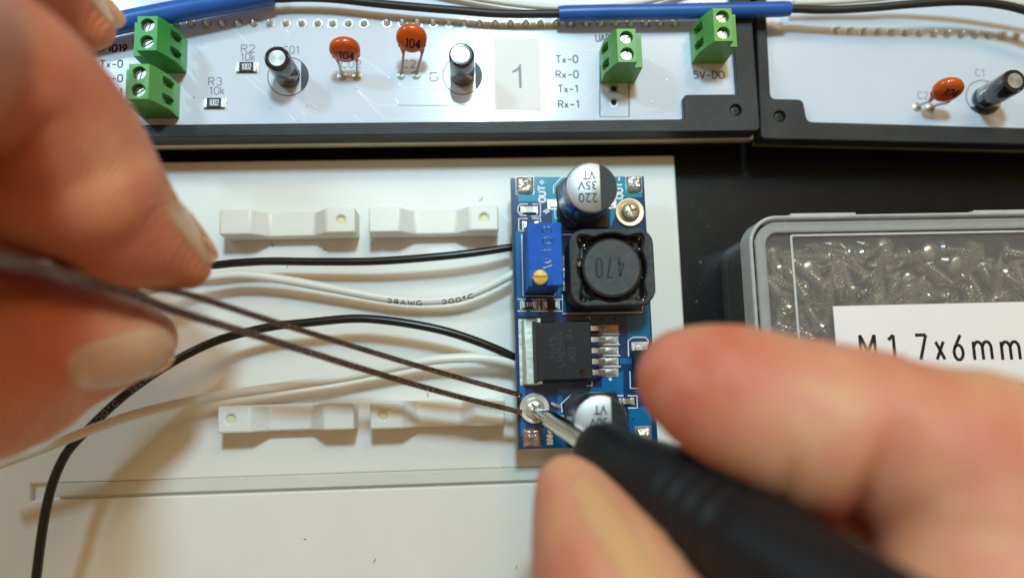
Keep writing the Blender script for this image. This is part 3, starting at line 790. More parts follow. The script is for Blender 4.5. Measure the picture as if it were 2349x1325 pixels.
sq_pad(1200, 982, 1242, 1025, 'flux', .45, 'flux', seed=3); sq_pad(1458, 976, 1492, 1020, 'tin', .7, seed=4)
# little chips
resistor(om, mod, A(1214, 482), 2.3, 1.0, 0, None, 'ledbody', .5); resistor(om, mod, A(1217, 516), 2.2, 1.0, 0, None, 'smdblack', .45)
resistor(om, mod, A(1213, 699), 2.3, 1.1, 0, '311', 'smdblack', .45, .55); resistor(om, mod, A(1264, 699), 2.3, 1.1, 0, None, 'smdblack', .45)
resistor(om, mod, A(1439, 920), 1.7, .85, 0, None, 'brownres', .6)
resistor(om, mod, A(1414, 920), 1.6, .85, 0, None, 'smdblack', .4)
mb = MB(om)
for x, y in ((1190, 481), (1382, 732), (1411, 732), (1453, 961), (1450, 901)):
    c = A(x, y); mb.lathe([(.17, .016), (.17, .03)], 14, Matrix.Translation(c))
vi = ob('via_holes', mb, 'dark', mod); vi['kind'] = 'stuff'
mb = MB(om); mb.lathe([(.27, .01), (.27, .03)], 16, Matrix.Translation(A(1400, 869))); ob('silk_dot', mb, 'ink_w', mod)
# trimmer
tb0 = A(1213, 656, 9.9); tb1 = A(1287, 510, 9.9)
to = MB(om); to.box(tb0.x, tb0.y, ZB + .35, tb1.x, tb1.y, ZB + 9.9)
pot = ob('trimmer', to, 'trim', mod, bevel=.10)
c = MB(om); c.box(tb1.x - .55, tb1.y - .5, ZB, tb1.x + 1, tb1.y + 1, ZB + 8.6); c.box(tb1.x - .25, tb0.y - .2, ZB - 1, tb1.x + 1, tb0.y + 8.2, ZB + 8.8) ; cut(pot, c)
ft = MB(om); ft.box(tb0.x + .2, tb0.y - .02, ZB + .01, tb1.x - .4, tb1.y - .3, ZB + .34); ob('trimmer_base', ft, 'plastic', pot)
p = A(1256, 567, 9.915)
lettering('W103', om, p, PI / 2, 1.35, .11, 'mask_dark', pot, fitw=6.2, gap=.5)
c = A(1239, 636, 10.5)
mb = MB(om); mb.lathe([(1.12, -.9), (1.14, .35), (1.02, .5), (.02, .52)], 32, Matrix.Translation(c)); bs = ob('adjusting_screw', mb, 'brass', pot)
cm = MB(om); cm.box(-1.5, -.17, .16, 1.5, .17, 1, Matrix.Translation(c) @ Matrix.Rotation(R(-3), 4, 'Z')); cut(bs, cm)
# inductor
i0 = A(1310, 703, 7.2); i1 = A(1497, 522, 7.2)
ic = (i0 + i1) / 2; hw = (i1.x - i0.x) / 2; hh = (i1.y - i0.y) / 2
def rrect(cx, cy, hx, hy, r, n=8):
    out = []
    for sx_, sy_, a0 in ((1, 1, 0), (-1, 1, 90), (-1, -1, 180), (1, -1, 270)):
        for k in range(n + 1):
            a = R(a0 + 90 * k / n); out.append((cx + sx_ * (hx - r) + r * math.cos(a), cy + sy_ * (hy - r) + r * math.sin(a)))
    return out
mb = MB(om); mb.prism(rrect(ic.x, ic.y, hw - .5, hh - .5, 1.6), ZB + .02, ZB + 1.2); ob('coil_base', mb, 'plastic', mod)
mb = MB(om); mb.prism(rrect(ic.x, ic.y, hw, hh, 2.5), ZB + 1.2, ZB + 7.2); ind = ob('inductor', mb, 'ferrite', mod, bevel=.22)
# well: rounded-square hole with four corner pockets
def well(org, cx, cy, r0, pk, z0, z1, n=96):
    pts = []
    for k in range(n):
        a = 2 * PI * k / n; d = abs(((a - PI / 4) + PI / 4) % (PI / 2) - PI / 4)
        rr = r0 + pk * math.exp(-(d / .2) ** 2) + .07 * noise.noise(Vector((math.cos(a) * 3, math.sin(a) * 3, 5)))
        pts.append((cx + rr * math.cos(a), cy + rr * math.sin(a)))
    m_ = MB(org); m_.prism(pts, z0, z1); return m_
cut(ind, well(om, ic.x, ic.y - .1, 5.3, 1.75, ZB + 4.9, ZB + 9))
gl = MB(om); n = 96; vs = []; fs = []; NR = 12
for j in range(NR + 1):
    for k in range(n):
        a = 2 * PI * k / n; d = abs(((a - PI / 4) + PI / 4) % (PI / 2) - PI / 4)
        ro = 5.45 + 1.7 * math.exp(-(d / .2) ** 2); rr = 4.2 + (ro - 4.2) * j / NR
        t = j / NR; h = 6.75 - 1.9 * math.sin(min(1, t * 1.15) * PI * .9) ** .8 + .28 * noise.noise(Vector((rr * math.cos(a) * .9, rr * math.sin(a) * .9, 2)))
        vs.append((ic.x + rr * math.cos(a), ic.y - .1 + rr * math.sin(a), ZB + h))
for j in range(NR):
    for k in range(n): fs.append([j * n + k, j * n + (k + 1) % n, (j + 1) * n + (k + 1) % n, (j + 1) * n + k])
gl.add(vs, fs); ob('glue_ring', gl, 'glue', ind, smooth=70)
mb = MB(om); mb.lathe([(4.25, ZB + 5), (4.28, ZB + 7.0), (4.18, ZB + 7.12), (.02, ZB + 7.12)], 64, Matrix.Translation((ic.x, ic.y - .1, 0))); ob('coil_core', mb, 'ferrite_disc', ind)
# glossy ring added round the core to give a ring highlight
mb = MB(om); mb.tube([(ic.x + 4.42 * math.cos(t * PI / 32), ic.y - .1 + 4.42 * math.sin(t * PI / 32), ZB + 6.85) for t in range(65)], .16, 6); ob('highlight_ring', mb, 'glue', ind)
lettering('470', om, (ic.x - .35, ic.y - .05, ZB + 7.13), PI, 2.9, .19, 'silk_black', ind, fitw=4.2, gap=.55)
for i in range(3):
    a = A(1286, 586 + i * 28); b = A(1300, 612 + i * 28)
    mb = MB(om); n = 8; vs = [(a.x + (b.x - a.x) * i_ / n, b.y + (a.y - b.y) * j_ / n, ZB + .1 + .55 * math.sin(PI * i_ / n) ** .5 * (1 + .4 * noise.noise(Vector((i_ * .7, j_ * .7, i))))) for i_ in range(n + 1) for j_ in range(n + 1)]
    mb.add(vs, [[q * (n + 1) + w, (q + 1) * (n + 1) + w, (q + 1) * (n + 1) + w + 1, q * (n + 1) + w + 1] for q in range(n) for w in range(n)])
    ob('coil_terminal', mb, 'pad', ind, smooth=60)
# the two big cans
def can(px, py, rpx, lines, chord, zt=10.4):
    t = A(px, py, zt); k = sc(t); r = rpx / k + .12; c = Vector((t.x, t.y, ZB))
    T = Matrix.Translation(c)
    b = MB(om); h = r + .18; ch = 1.5
    b.prism([(c.x + x, c.y + y) for x, y in ((-h + ch, h), (h, h), (h, -h), (-h + ch, -h), (-h, -h + ch), (-h, h - ch))], ZB + .02, ZB + .9)
    cb = ob('can_base', b, 'plastic', mod, bevel=.12)
    for s_ in (-1, 1):
        e = MB(om); x0, x1 = sorted((c.x + s_ * (h - .3), c.x + s_ * (h + 1.0))); e.box(x0, c.y - .5, ZB + .02, x1, c.y + .5, ZB + .35); ob('terminal', e, 'lead', cb, bevel=.08)
        e = MB(om); x0, x1 = sorted((c.x + s_ * (h - .2), c.x + s_ * (h + 1.5))); e.box(x0, c.y - .85, ZB + .016, x1, c.y + .85, ZB + .1); ob('solder_pad', e, 'pad', cb, smooth=0)
    m_ = MB(om); m_.lathe([(r * .99, .9), (r, 1.1), (r, 2.0), (r * .97, 2.25), (r * .97, 2.45), (r, 2.7), (r, zt - .55), (r * .985, zt - .3), (r * .95, zt - .1), (r * .90, zt), (.02, zt)], 72, T)
    o = ob('can', m_, 'can_side', mod, smooth=50)
    m_ = MB(om); m_.lathe([(r * .955, zt - .11), (r * .90, zt + .012), (.02, zt + .013)], 72, T); ob('can_top', m_, 'can', o, smooth=60)
    R0 = r * .945; x0 = chord * r; a0 = math.acos(x0 / R0)
    seg = [(c.x + R0 * math.cos(a0 * (1 - 2 * i / 30)), c.y + R0 * math.sin(a0 * (1 - 2 * i / 30))) for i in range(31)]
    m_ = MB(om); m_.prism(seg, ZB + zt - .05, ZB + zt + .03); ob('polarity_mark', m_, 'cap_black', o, smooth=0)
    for tx, dx, dy, hpx, wpx in lines:
        fonttext(tx, om, (c.x + dx / k, c.y + dy / k, ZB + zt + .02), PI, hpx / k, 'ink', o, fitw=wpx / k, weight=.012)
    return o
can(1357, 429, 59, [('VT', -5, 28, 21, 29), ('35V', -10, 4, 20, 44), ('220', -9, -25, 23, 44)], .33)
can(1379, 968, 62, [('VT', -1, 28, 21, 31), ('50V', -6, 1, 18, 43), ('220', -6, -27, 22, 44)], .38, 10.0)
# regulator chip
c0 = A(1234, 871, 4.4); c1 = A(1354, 737, 4.4)
T = None
mb = MB(om); mb.prism([(c0.x, c0.y), (c1.x, c0.y), (c1.x, c1.y), (c0.x, c1.y)], ZB + 2.2, ZB + 4.4)
mb2 = MB(om); b = .3; z0, z1, z2 = ZB + .25, ZB + 2.0, ZB + 4.4
def ring(d, z): return [(c0.x - d, c0.y - d, z), (c1.x + d, c0.y - d, z), (c1.x + d, c1.y + d, z), (c0.x - d, c1.y + d, z)]
vs = ring(.12, z0) + ring(.42, z1) + ring(0, z2)
mb2.add(vs, [[0, 1, 2, 3], [8, 9, 10, 11]] + [[a + i, a + (i + 1) % 4, a + 4 + (i + 1) % 4, a + 4 + i] for a in (0, 4) for i in range(4)])
chip = ob('regulator_chip', mb2, 'chip', mod, bevel=.07)
mb = MB(om); mb.lathe([(.62, ZB + 4.401), (.62, ZB + 4.42), (.5, ZB + 4.412), (.02, ZB + 4.41)], 24, Matrix.Translation((*A(1338, 855, 4.4)[:2], 0))); ob('pin_dimple', mb, 'glue', chip)
for t, x, y, w_ in (('LM2596S', 1286, 800, 78), ('ADJ', 1312, 812, 30), ('P+', 1308, 764, 20), ('JM5', 1268, 800, 60)):
    p = A(x, y, 4.408); lettering(t, om, p, PI / 2, .95, .05, 'ink_grey', chip, fitw=w_ / sc(p), thick=.01)
# metal tab
t0 = A(1193, 884); t1 = A(1232, 731)
mb = MB(om); mb.box(t0.x, t0.y, ZB + .016, t1.x, t1.y, ZB + .12); ob('solder_pad', mb, 'pad', chip, smooth=0)
ta = A(1204, 881, 1.3); tbb = A(1222, 733, 1.3)
mb = MB(om); pr = [(ta.x - .25, .1), (ta.x, 1.15), (ta.x + .25, 1.35), (tbb.x, 1.4), (tbb.x + .1, 1.4), (c0.x + .3, 3.6), (c0.x + .8, 3.6), (c0.x + .8, .1)]
T = Matrix(((1, 0, 0, 0), (0, 0, 1, 0), (0, 1, 0, ZB), (0, 0, 0, 1)))
mb.prism(pr, ta.y, tbb.y, T); ob('metal_tab', mb, 'tab', chip, bevel=.08)
leadp = None
for i, y in enumerate((753, 778.5, 804, 829, 854)):
    s0 = A(1352, y, 2.5); s1 = A(1374, y, 2.5); f0 = A(1386, y + 1, .35); f1 = A(1415, y + 1, .35)
    cy = s0.y; mb = MB(om)
    path = [(c1.x + .1, 2.5), (s1.x - .4, 2.55), (s1.x, 2.35), (f0.x - .15, .65), (f0.x + .2, .38), (f1.x, .34)]
    th = .24; vs = []
    for x, z in path: vs += [(x, cy - .42, ZB + z), (x, cy + .42, ZB + z), (x, cy + .42, ZB + z - th), (x, cy - .42, ZB + z - th)]
    fs = [[4 * q + a, 4 * q + (a + 1) % 4, 4 * q + 4 + (a + 1) % 4, 4 * q + 4 + a] for q in range(len(path) - 1) for a in range(4)] + [[0, 1, 2, 3], [4 * len(path) - 4 + a for a in (3, 2, 1, 0)]]
    mb.add(vs, fs); ob('lead', mb, 'goldlead' if i == 0 else 'lead', chip, bevel=.06, smooth=60)
    mb = MB(om); fy = f1.y
    mb.box(f0.x - .8, cy - .62, ZB + .016, f1.x + .3, cy + .62, ZB + .09); ob('solder_pad', mb, 'goldlead' if i == 0 else 'pad', chip, smooth=0)
# diode at the right edge, mostly behind the finger
d0 = A(1450, 850, 0); d1 = A(1486, 803, 0)
mb = MB(om); mb.box(d0.x, d0.y - 1.6, ZB + .1, d1.x, d1.y, ZB + 2.1); dio = ob('diode', mb, 'chip', mod, bevel=.15)
mb = MB(om); a = A(1449, 803); b = A(1485, 783); mb.box(a.x, a.y, ZB + .016, b.x, b.y, ZB + .12); ob('solder_pad', mb, 'pad', dio, smooth=0)
mb = MB(om); mb.box(a.x + .5, a.y - .3, ZB + .1, b.x - .5, a.y + .75, ZB + .45); mb2 = ob('lead', mb, 'lead', dio, bevel=.15)

# screws with washers, one in each mounting hole
def screw_washer(px, py, name, label, wm, hm, tilt=0, rz=0):
    c = A(px, py, .5); o_ = (c.x, c.y, ZB)
    t = thing(name, label, 'screw', o_)
    T = Matrix.Translation((c.x, c.y, ZB + .02)) @ Matrix.Rotation(tilt, 4, 'Y')
    mb = MB(o_); mb.lathe([(1.15, 0), (2.28, 0), (2.33, .08), (2.33, .40), (2.27, .46), (1.62, .46), (1.5, .38), (1.15, .38)], 48, T, cap=False); ob('washer', mb, wm, t)
    mb = MB(o_); mb.lathe([(.8, -3), (.8, .42), (1.5, .45), (1.56, .62), (1.5, .95), (1.25, 1.3), (.8, 1.5), (.02, 1.56)], 40, T); h = ob('head', mb, hm, t)
    for a in (0, PI / 2):
        c_ = MB(o_)
        c_.prism([(-.98, -.17), (-.3, -.24), (.3, -.24), (.98, -.17), (.98, .17), (.3, .24), (-.3, .24), (-.98, .17)], .72 if a == 0 else .721, 3, T @ Matrix.Rotation(a + rz, 4, 'Z'))
        cut(h, c_)
    return t
screw_washer(1445, 486, 'mounting_screw', 'brass toned cross head screw and tan washer at the top corner of the blue module', 'washer_tan', 'gold_screw', 0, .25)
scr2 = screw_washer(1226, 936, 'mounting_screw', 'silver cross head screw and washer that the screwdriver is turning', 'washer', 'washer', .06, .6)
# curl of swarf beside it
p = A(1276, 931); mb = MB((p.x, p.y, ZB))
mb.tube([(p.x - .75, p.y + .5, ZB + .3), (p.x - .2, p.y + .15, ZB + .55), (p.x + .35, p.y - .05, ZB + .35), (p.x + .6, p.y - .3, ZB + .3)], [.25, .3, .28, .15], 10)
setp(ob('solder_lump', mb, 'tin'), label='small bright lump of metal beside the silver screw washer', cat='solder')

# ------------------------------------------------------------------ wires
def wire(name, label, cat, pts, dia, m, n=10, group=None, tubepart=None):
    P = spline([W(*p) for p in pts], n); c = P[len(P) // 2]
    mb = MB(c); mb.tube(P, dia / 2, 14); o = ob(name, mb, m, None, smooth=80, label=label, cat=cat)
    if group: o['group'] = group
    return o, P, c
wb1, Pb1, cb1 = wire('wire', 'upper black wire from the fingertip to the module above the trimmer screw', 'wire',
    [(-60, 440, 9), (150, 510, 7.5), (300, 575, 5.6), (400, 604, 4.4), (480, 608, 4), (540, 603, 4), (620, 599, 4), (720, 600, 4), (860, 599, 4.2), (1000, 589, 4.4), (1100, 578, 4.2), (1180, 566, 3.6), (1260, 556, 2.8), (1300, 550, 2.6)], 1.32, 'wblack')
wb2, Pb2, cb2 = wire('wire', 'lower black wire arching under the tweezers and curving down to the corner', 'wire',
    [(1290, 900, 2.5), (1240, 858, 2.8), (1180, 820, 3.6), (1114, 790, 4.4), (1029, 761, 5), (945, 743, 5.2), (860, 732, 5.2), (797, 731, 5.2), (712, 739, 5.2), (628, 748, 5.2), (543, 767, 5.4), (480, 788, 5.6), (400, 828, 6), (320, 880, 6.4),
     (260, 928, 6.6), (200, 986, 6.6), (155, 1035, 6.6), (125, 1095, 6.6), (107, 1160, 6.4), (95, 1230, 6), (83, 1325, 5), (75, 1400, 4)], 1.38, 'wblack')
ww1, Pw1, cw1 = wire('wire', 'upper white wire with printed size lettering sagging toward the middle', 'wire',
    [(200, 690, 6), (330, 668, 5.6), (420, 645, 5), (480, 636, 4.6), (556, 630, 4.2), (649, 641, 3.6), (776, 664, 3.2), (881, 683, 3), (966, 690, 3), (1050, 683, 3.2), (1114, 660, 3.6), (1180, 626, 3.8), (1250, 590, 3), (1280, 580, 2.6)], 1.45, 'wwhite')
ww2, Pw2, cw2 = wire('wire', 'lower white wire crossing over the black one at the left edge', 'wire',
    [(1300, 885, 2.5), (1240, 850, 2.8), (1180, 833, 3.4), (1130, 823, 3.8), (1072, 820, 4), (987, 826, 4), (903, 842, 3.8), (776, 867, 3.6), (649, 886, 3.6), (480, 911, 4.4), (400, 927, 5.4), (300, 953, 7), (200, 988, 8.6), (100, 1027, 8.6), (0, 1064, 8.4), (-80, 1095, 8)], 1.5, 'wwhite')
def wire_text(txt, P, c, r, x0, x1, side, h, m, parent):
    """lettering wrapped on a wire; x0,x1: world x where it starts and ends; side: angle round the wire"""
    ls, tw = glyphs(txt, 1.0, .35); mb = MB(c)
    Q = sorted(P, key=lambda p: p.x)
    def at(x):
        for a, b in zip(Q, Q[1:]):
            if a.x <= x <= b.x: return a.lerp(b, (x - a.x) / max(1e-6, b.x - a.x)), (b - a).normalized()
        return Q[-1], (Q[-1] - Q[-2]).normalized()
    for ln in ls:
        q = []; ln2 = []
        for a, b in zip(ln, ln[1:]): ln2 += [a, ((a[0] + b[0]) / 2, (a[1] + b[1]) / 2)]
        ln2.append(ln[-1])
        for u, v in ln2:
            p, t = at(x0 + (x1 - x0) * u / tw); sd = Vector((0, 0, 1)).cross(t).normalized(); up = t.cross(sd)
            an = side + (v - .5) * h / r; q.append(p + (sd * math.sin(an) + up * math.cos(an)) * (r + .012))
        mb.tube(q, .07, 5)
    return ob('lettering', mb, m, parent)
wx = lambda px, py: W(px, py, 3.4).x
wire_text('28AWG', Pw1, cw1, .725, wx(890, 690), wx(968, 692), R(-38), .85, 'ink', ww1)
wire_text('200°C', Pw1, cw1, .725, wx(1014, 692), wx(1085, 683), R(-38), .85, 'ink', ww1)
wire_text('200°C', Pb2, cb2, .69, W(212, 950, 6.6).x, W(272, 905, 6.6).x, R(-20), .7, 'silk_grey', wb2)
wire_text('28AWG', Pb2, cb2, .69, W(300, 880, 6.4).x, W(352, 856, 6.4).x, R(-20), .7, 'silk_grey', wb2)
# wires and sleeves across the top
def sleeve(o, c, pts, rad, m='bluetube'):
    P = spline([W(*p) for p in pts], 8); mb = MB(c); n = len(P)
    rr = [rad] * n; rr[0] = rad * .93; rr[-1] = rad * .93
    mb.tube(P, rr, 24); return ob('sleeve', mb, m, o, smooth=60)
wt, Pt, ct = wire('wire', 'black wire along the top edge with blue sleeve ending behind the two stacked terminals', 'wire',
    [(-100, 150, 9), (120, 92, 9.5), (270, 53, 10), (420, 22, 10), (560, -1, 9.6), (640, -3, 9), (700, -5, 9), (770, -2, 9), (850, 7, 9), (911, 13, 9), (980, 19, 9), (1043, 24, 9), (1149, 32, 9), (1279, 32, 9), (1400, 29, 9.2), (1540, 27, 9.3), (1680, 24, 9.2), (1811, 21, 9), (1870, 23, 9),
     (1935, 22, 9.4), (2014, 17, 10), (2093, 10, 10.6), (2199, 4, 11), (2278, 9, 11), (2349, 24, 11), (2450, 60, 11)], 1.35, 'wcloth')
sleeve(wt, ct, [(60, 106, 9.4), (180, 76, 9.8), (270, 54, 10), (420, 24, 10), (540, 2, 9.7), (626, -14, 9.2)], 1.72)
sleeve(wt, ct, [(1281, 32, 9), (1400, 29, 9.2), (1540, 27, 9.3), (1680, 24, 9.2), (1811, 21, 9)], 1.28)
wire('wire', 'cream wire lying above the black wire, going under the blue sleeve', 'wire', [(980, -26, 8), (1078, -6, 8), (1150, 6, 8), (1220, 14, 8), (1290, 18, 8), (1400, 16, 8), (1500, 0, 8), (1600, -30, 8)], 1.0, 'wcream')
wire('wire', 'cream wire above the black wire at the top right corner', 'wire', [(1820, 8, 8), (1900, 6, 8), (1990, 0, 8.5), (2080, -8, 9), (2200, -12, 10), (2290, 0, 10), (2400, 20, 10)], .9, 'wcream')

# ------------------------------------------------------------------ box of screws
ZL = 14.0
bx0 = W(1723, 600, ZL).x; by1 = W(1950, 491, ZL).y
ob_ = Vector((bx0 + 30, by1 - 25, -3))
box = thing('screw_box', 'cloudy plastic lidded box of tiny screws with white size label', 'box', ob_)
bx1, by0 = bx0 + 62, by1 - 52
def rring(x0, y0, x1, y1, r, n=8): return rrect((x0 + x1) / 2, (y0 + y1) / 2, (x1 - x0) / 2, (y1 - y0) / 2, r, n)
def shell(outer, inner, z0, z1, m, name, parent=box, bevel=.15):
    n = len(outer); mb = MB(ob_)
    vs = [(x, y, z0) for x, y in outer] + [(x, y, z1) for x, y in outer] + [(x, y, z0) for x, y in inner] + [(x, y, z1) for x, y in inner]
    fs = []
    for i in range(n):
        j = (i + 1) % n
        fs += [[i, j, n + j, n + i], [2 * n + j, 2 * n + i, 3 * n + i, 3 * n + j], [n + i, n + j, 3 * n + j, 3 * n + i], [j, i, 2 * n + i, 2 * n + j]]
    mb.add(vs, fs); return ob(name, mb, m, parent, bevel=bevel)
shell(rring(bx0 + .9, by0 + .9, bx1 - .9, by1 - .9, 4.2), rring(bx0 + 1.9, by0 + 1.9, bx1 - 1.9, by1 - 1.9, 3.4), -2.9, 10.5, 'boxwall', 'box_wall')
mb = MB(ob_); mb.prism(rring(bx0 + 1.95, by0 + 1.95, bx1 - 1.95, by1 - 1.95, 3.3), -2.95, -2.4); ob('box_floor', mb, 'boxfloor', box, smooth=0)
shell(rring(bx0, by0, bx1, by1, 4.4), rring(bx0 + .55, by0 + .55, bx1 - .55, by1 - .55, 3.9), 9.5, 14.0, 'rim', 'lid_rim', bevel=.3)
shell(rring(bx0 + 1.0, by0 + 1.0, bx1 - 1.0, by1 - 1.0, 3.5), rring(bx0 + 2.6, by0 + 2.6, bx1 - 2.6, by1 - 2.6, 2.0), 12.9, 13.75, 'ledge', 'lid_ledge', bevel=.2)
mb = MB(ob_); mb.prism(rring(bx0 + 2.65, by0 + 2.65, bx1 - 2.65, by1 - 2.65, 1.9), 12.6, 13.1); lidp = ob('lid_panel', mb, 'lid', box, smooth=0)
l0 = W(1811, 538, 13.15)
shell(rring(l0.x, l0.y - 44, l0.x + 52, l0.y, .4, 3), rring(l0.x + .35, l0.y - 43.6, l0.x + 51.6, l0.y - .35, .2, 3), 13.12, 13.32, 'rim', 'lid_ridge', bevel=.06)
for xa, xb in ((1808, 1957), (2225, 2420)):
    a = W(xa, 489, 12.5); b = W(xb, 489, 12.5); mb = MB(ob_); mb.box(a.x, by1 - .1, 9.6, b.x, by1 + .42, 13.4); ob('clip', mb, 'rim', box, bevel=.15)
q0 = W(1911, 702, 13.4); q1 = W(2340, 879, 13.4)
mb = MB(ob_); mb.box(q0.x, q1.y, 13.14, q0.x + 34, q0.y, 13.4); lab = ob('label_sticker', mb, 'paper', box, smooth=0)
for t, xa, xb, ya, yb_ in (('M', 1968, 2014, 765, 827), ('1', 2034, 2058, 765, 827), ('.', 2076, 2084, 819, 827), ('7', 2095, 2133, 765, 827), ('x', 2142, 2172, 780, 827), ('6', 2180, 2216, 765, 828), ('m', 2228, 2281, 779, 827), ('m', 2292, 2345, 779, 827)):
    a = W(xa, ya, 13.41); b = W(xb, yb_, 13.41)
    t = {'x': 'X'}.get(t, t)
    stroketext(t, ob_, Matrix.Translation(((a.x + b.x) / 2, (a.y + b.y) / 2, 13.405)), a.y - b.y - .45, .25, 'ink', lab, fitw=max(.02, b.x - a.x - .5) if t not in '1.' else None)
# the screws
def box_screw_mesh():
    mb = MB(); mb.lathe([(.02, -5.6), (.28, -5.1), (.55, -4.6)], 10, cap=True)
    pr = []
    k = 9
    for i in range(k):
        z = -4.6 + i * .5; pr += [(.66, z), (.85, z + .22), (.66, z + .36)]
    mb.lathe(pr + [(.7, 0)], 10)
    mb.lathe([(1.25, 0), (1.3, .2), (1.1, .65), (.7, .88), (.02, .92)], 16)
    return mb
bs0 = None; rnd = random.Random(11); placed = []
def put_screw(loc, rot, lb):
    global bs0
    if bs0 is None: bs0 = ob('small_screw', box_screw_mesh(), 'boxscrew', None, smooth=30, loc=(0, 0, 0)); o = bs0
    else: o = bs0.copy(); COL.objects.link(o)
    o.location = Vector(loc) * S; o.rotation_euler = rot; o.scale = (1.15, 1.15, 1.15)
    setp(o, lb, 'screw', 'tiny screws heaped inside the cloudy box'); return o
X0, X1, Y1_ = bx0 + 4.8, bx0 + 49, by1 - 4.8; Y0_ = W(1900, 900, 8).y
for px, py, lb in ((2131, 578, 'round pale screw head facing up against the lid, above the digit 7'), (2192, 606, 'round screw head facing up just below and right of the palest one'), (1866, 612, 'tiny steel screw in the heap inside the cloudy box'), (2040, 560, 'tiny steel screw in the heap inside the cloudy box')):
    p = W(px, py, 11.2); put_screw((p.x, p.y, 11.2 if px > 2100 else 9.5), (rnd.uniform(-.3, .3), rnd.uniform(-.3, .3), 0), lb)
cnt = 0
for lay, z in enumerate((9.4, 7.4, 4.6, 1.6)):
    for i in range((96, 84, 60, 30)[lay]):
        for _ in range(30):
            x = rnd.uniform(X0, X1); y = rnd.uniform(Y0_, Y1_)
            if all((x - a) ** 2 + (y - b) ** 2 > 2.7 ** 2 for a, b, l in placed if l == lay): break
        placed.append((x, y, lay))
        rot = (rnd.uniform(-.4, .4), rnd.uniform(-.4, .4), 0)
        if rnd.random() > .04:
            for _ in range(20):
                th = rnd.uniform(0, 2 * PI); ex, ey = x - 6.3 * math.sin(th), y + 6.3 * math.cos(th)
                if ex > bx0 + 2.7 and ey < by1 - 2.7: break
            else: th = -PI * .75
            rot = (R(90) + rnd.uniform(-.2, .2), 0, th)
        put_screw((x, y, z + rnd.uniform(-.8, .8)), rot, 'tiny steel screw in the heap inside the cloudy box'); cnt += 1

# ------------------------------------------------------------------ hands and tools
def bodymesh(name, label, org, chains, m, voxel=.55, smooth=10, dens=.22, cat='hand'):
    mb = MB(org)
    for ch in chains:
        pts = []
        for p in ch:
            w = W(p[0], p[1], p[2]); pts.append((w, p[3] / sc(w), (p[4] if len(p) > 4 else 1)))
        c3 = spline([p[0] for p in pts], 14)
        rr = spline([Vector((p[1], p[2], 0)) for p in pts], 14)
        last = None
        for p, r in zip(c3, rr):
            if last is None or (p - last).length > r.x * dens:
                mb.sphere(p, max(.5, r.x), 22, 14, r.y); last = p
        mb.sphere(c3[-1], rr[-1].x, 22, 14, rr[-1].y)
    o = ob(name, mb, m, None, smooth=0, loc=org)
    r = o.modifiers.new('skin', 'REMESH'); r.mode = 'VOXEL'; r.voxel_size = voxel * S
    s_ = o.modifiers.new('soft', 'SMOOTH'); s_.factor = .6; s_.iterations = smooth
    bake(o); o.data.shade_smooth()
    setp(o, label, cat); return o
def bvh_of(o):
    mt = Matrix.Translation(o.location)
    vs = [(mt @ v.co) / S for v in o.data.vertices]
    return BVHTree.FromPolygons(vs, [list(p.vertices) for p in o.data.polygons])
def nail(parent, c, ax, la, lb, bow=0, lift=.28, m='nail', name='nail', th=.35):
    """a nail plate laid on the finger where the photograph shows it: centre c and long axis ax in pixels"""
    bv = bvh_of(parent); org = parent.location / S; ax = Vector(ax).normalized(); bx_ = Vector((-ax.y, ax.x))
    NRg, NS = 12, 48; vs = []; fs = []; nn = []
    for j in range(NRg + 1):
        for k in range(NS):
            a = 2 * PI * k / NS; t = j / NRg
            ca, sa = math.cos(a), math.sin(a); e = .62
            u = math.copysign(abs(ca) ** e, ca) * t * la; v = math.copysign(abs(sa) ** e, sa) * t * lb
            px = c[0] + ax.x * u + bx_.x * v; py = c[1] + ax.y * u + bx_.y * v
            d = (W(px, py, 0) - CAM).normalized(); hit = bv.ray_cast(CAM, d)
            if hit[0] is None or (j and (hit[0] - vs[max(0, (j - 1) * NS + k)]).length > 4):
                pr = vs[(j - 1) * NS + k]; dist = (pr - CAM).length; q = CAM + d * (dist + .12); n_ = nn[(j - 1) * NS + k]
            else: q, n_ = hit[0] + hit[1] * (lift * (1 - .75 * t ** 6)), hit[1]
            vs.append(q); nn.append(n_)
    # top and underside
    m0 = len(vs); tot = vs + [v - n_ * th for v, n_ in zip(vs, nn)]
    for j in range(NRg):
        for k in range(NS):
            f = [j * NS + k, j * NS + (k + 1) % NS, (j + 1) * NS + (k + 1) % NS, (j + 1) * NS + k]
            fs.append(f); fs.append([m0 + i for i in f[::-1]])
    for k in range(NS): fs.append([NRg * NS + k, NRg * NS + (k + 1) % NS, m0 + NRg * NS + (k + 1) % NS, m0 + NRg * NS + k])
    mb = MB(org); mb.add(tot, fs); o = ob(name, mb, m, parent, smooth=75)
    return o
oL = W(100, 500, 36)
LH = [
 [(432, 612, 25, 52), (405, 592, 26, 70), (360, 566, 27.5, 98), (300, 535, 30, 130), (235, 480, 33, 160), (170, 405, 36, 186), (100, 310, 40, 202), (0, 205, 46, 212), (-190, 100, 56, 235), (-520, 20, 76, 340), (-1000, 60, 88, 520)],
 [(200, 440, 36, 168), (60, 420, 38, 172), (-90, 400, 40, 190), (-260, 400, 44, 220)],
 [(337, 776, 21, 68), (300, 782, 22, 88), (240, 786, 23, 116), (160, 790, 25, 150), (80, 800, 27, 182), (-30, 820, 30, 235), (-200, 850, 36, 250), (-380, 700, 44, 300)],
 [(207, 62, 27, 56), (180, 38, 28, 66), (130, -15, 31, 82), (60, -90, 36, 105), (-80, -180, 42, 150), (-300, -200, 50, 250)],
 [(-520, 20, 76, 340), (-800, 400, 72, 500), (-600, 700, 60, 420), (-380, 700, 46, 300)],  # unseen back of the hand, added to cast shade at the lower left
]
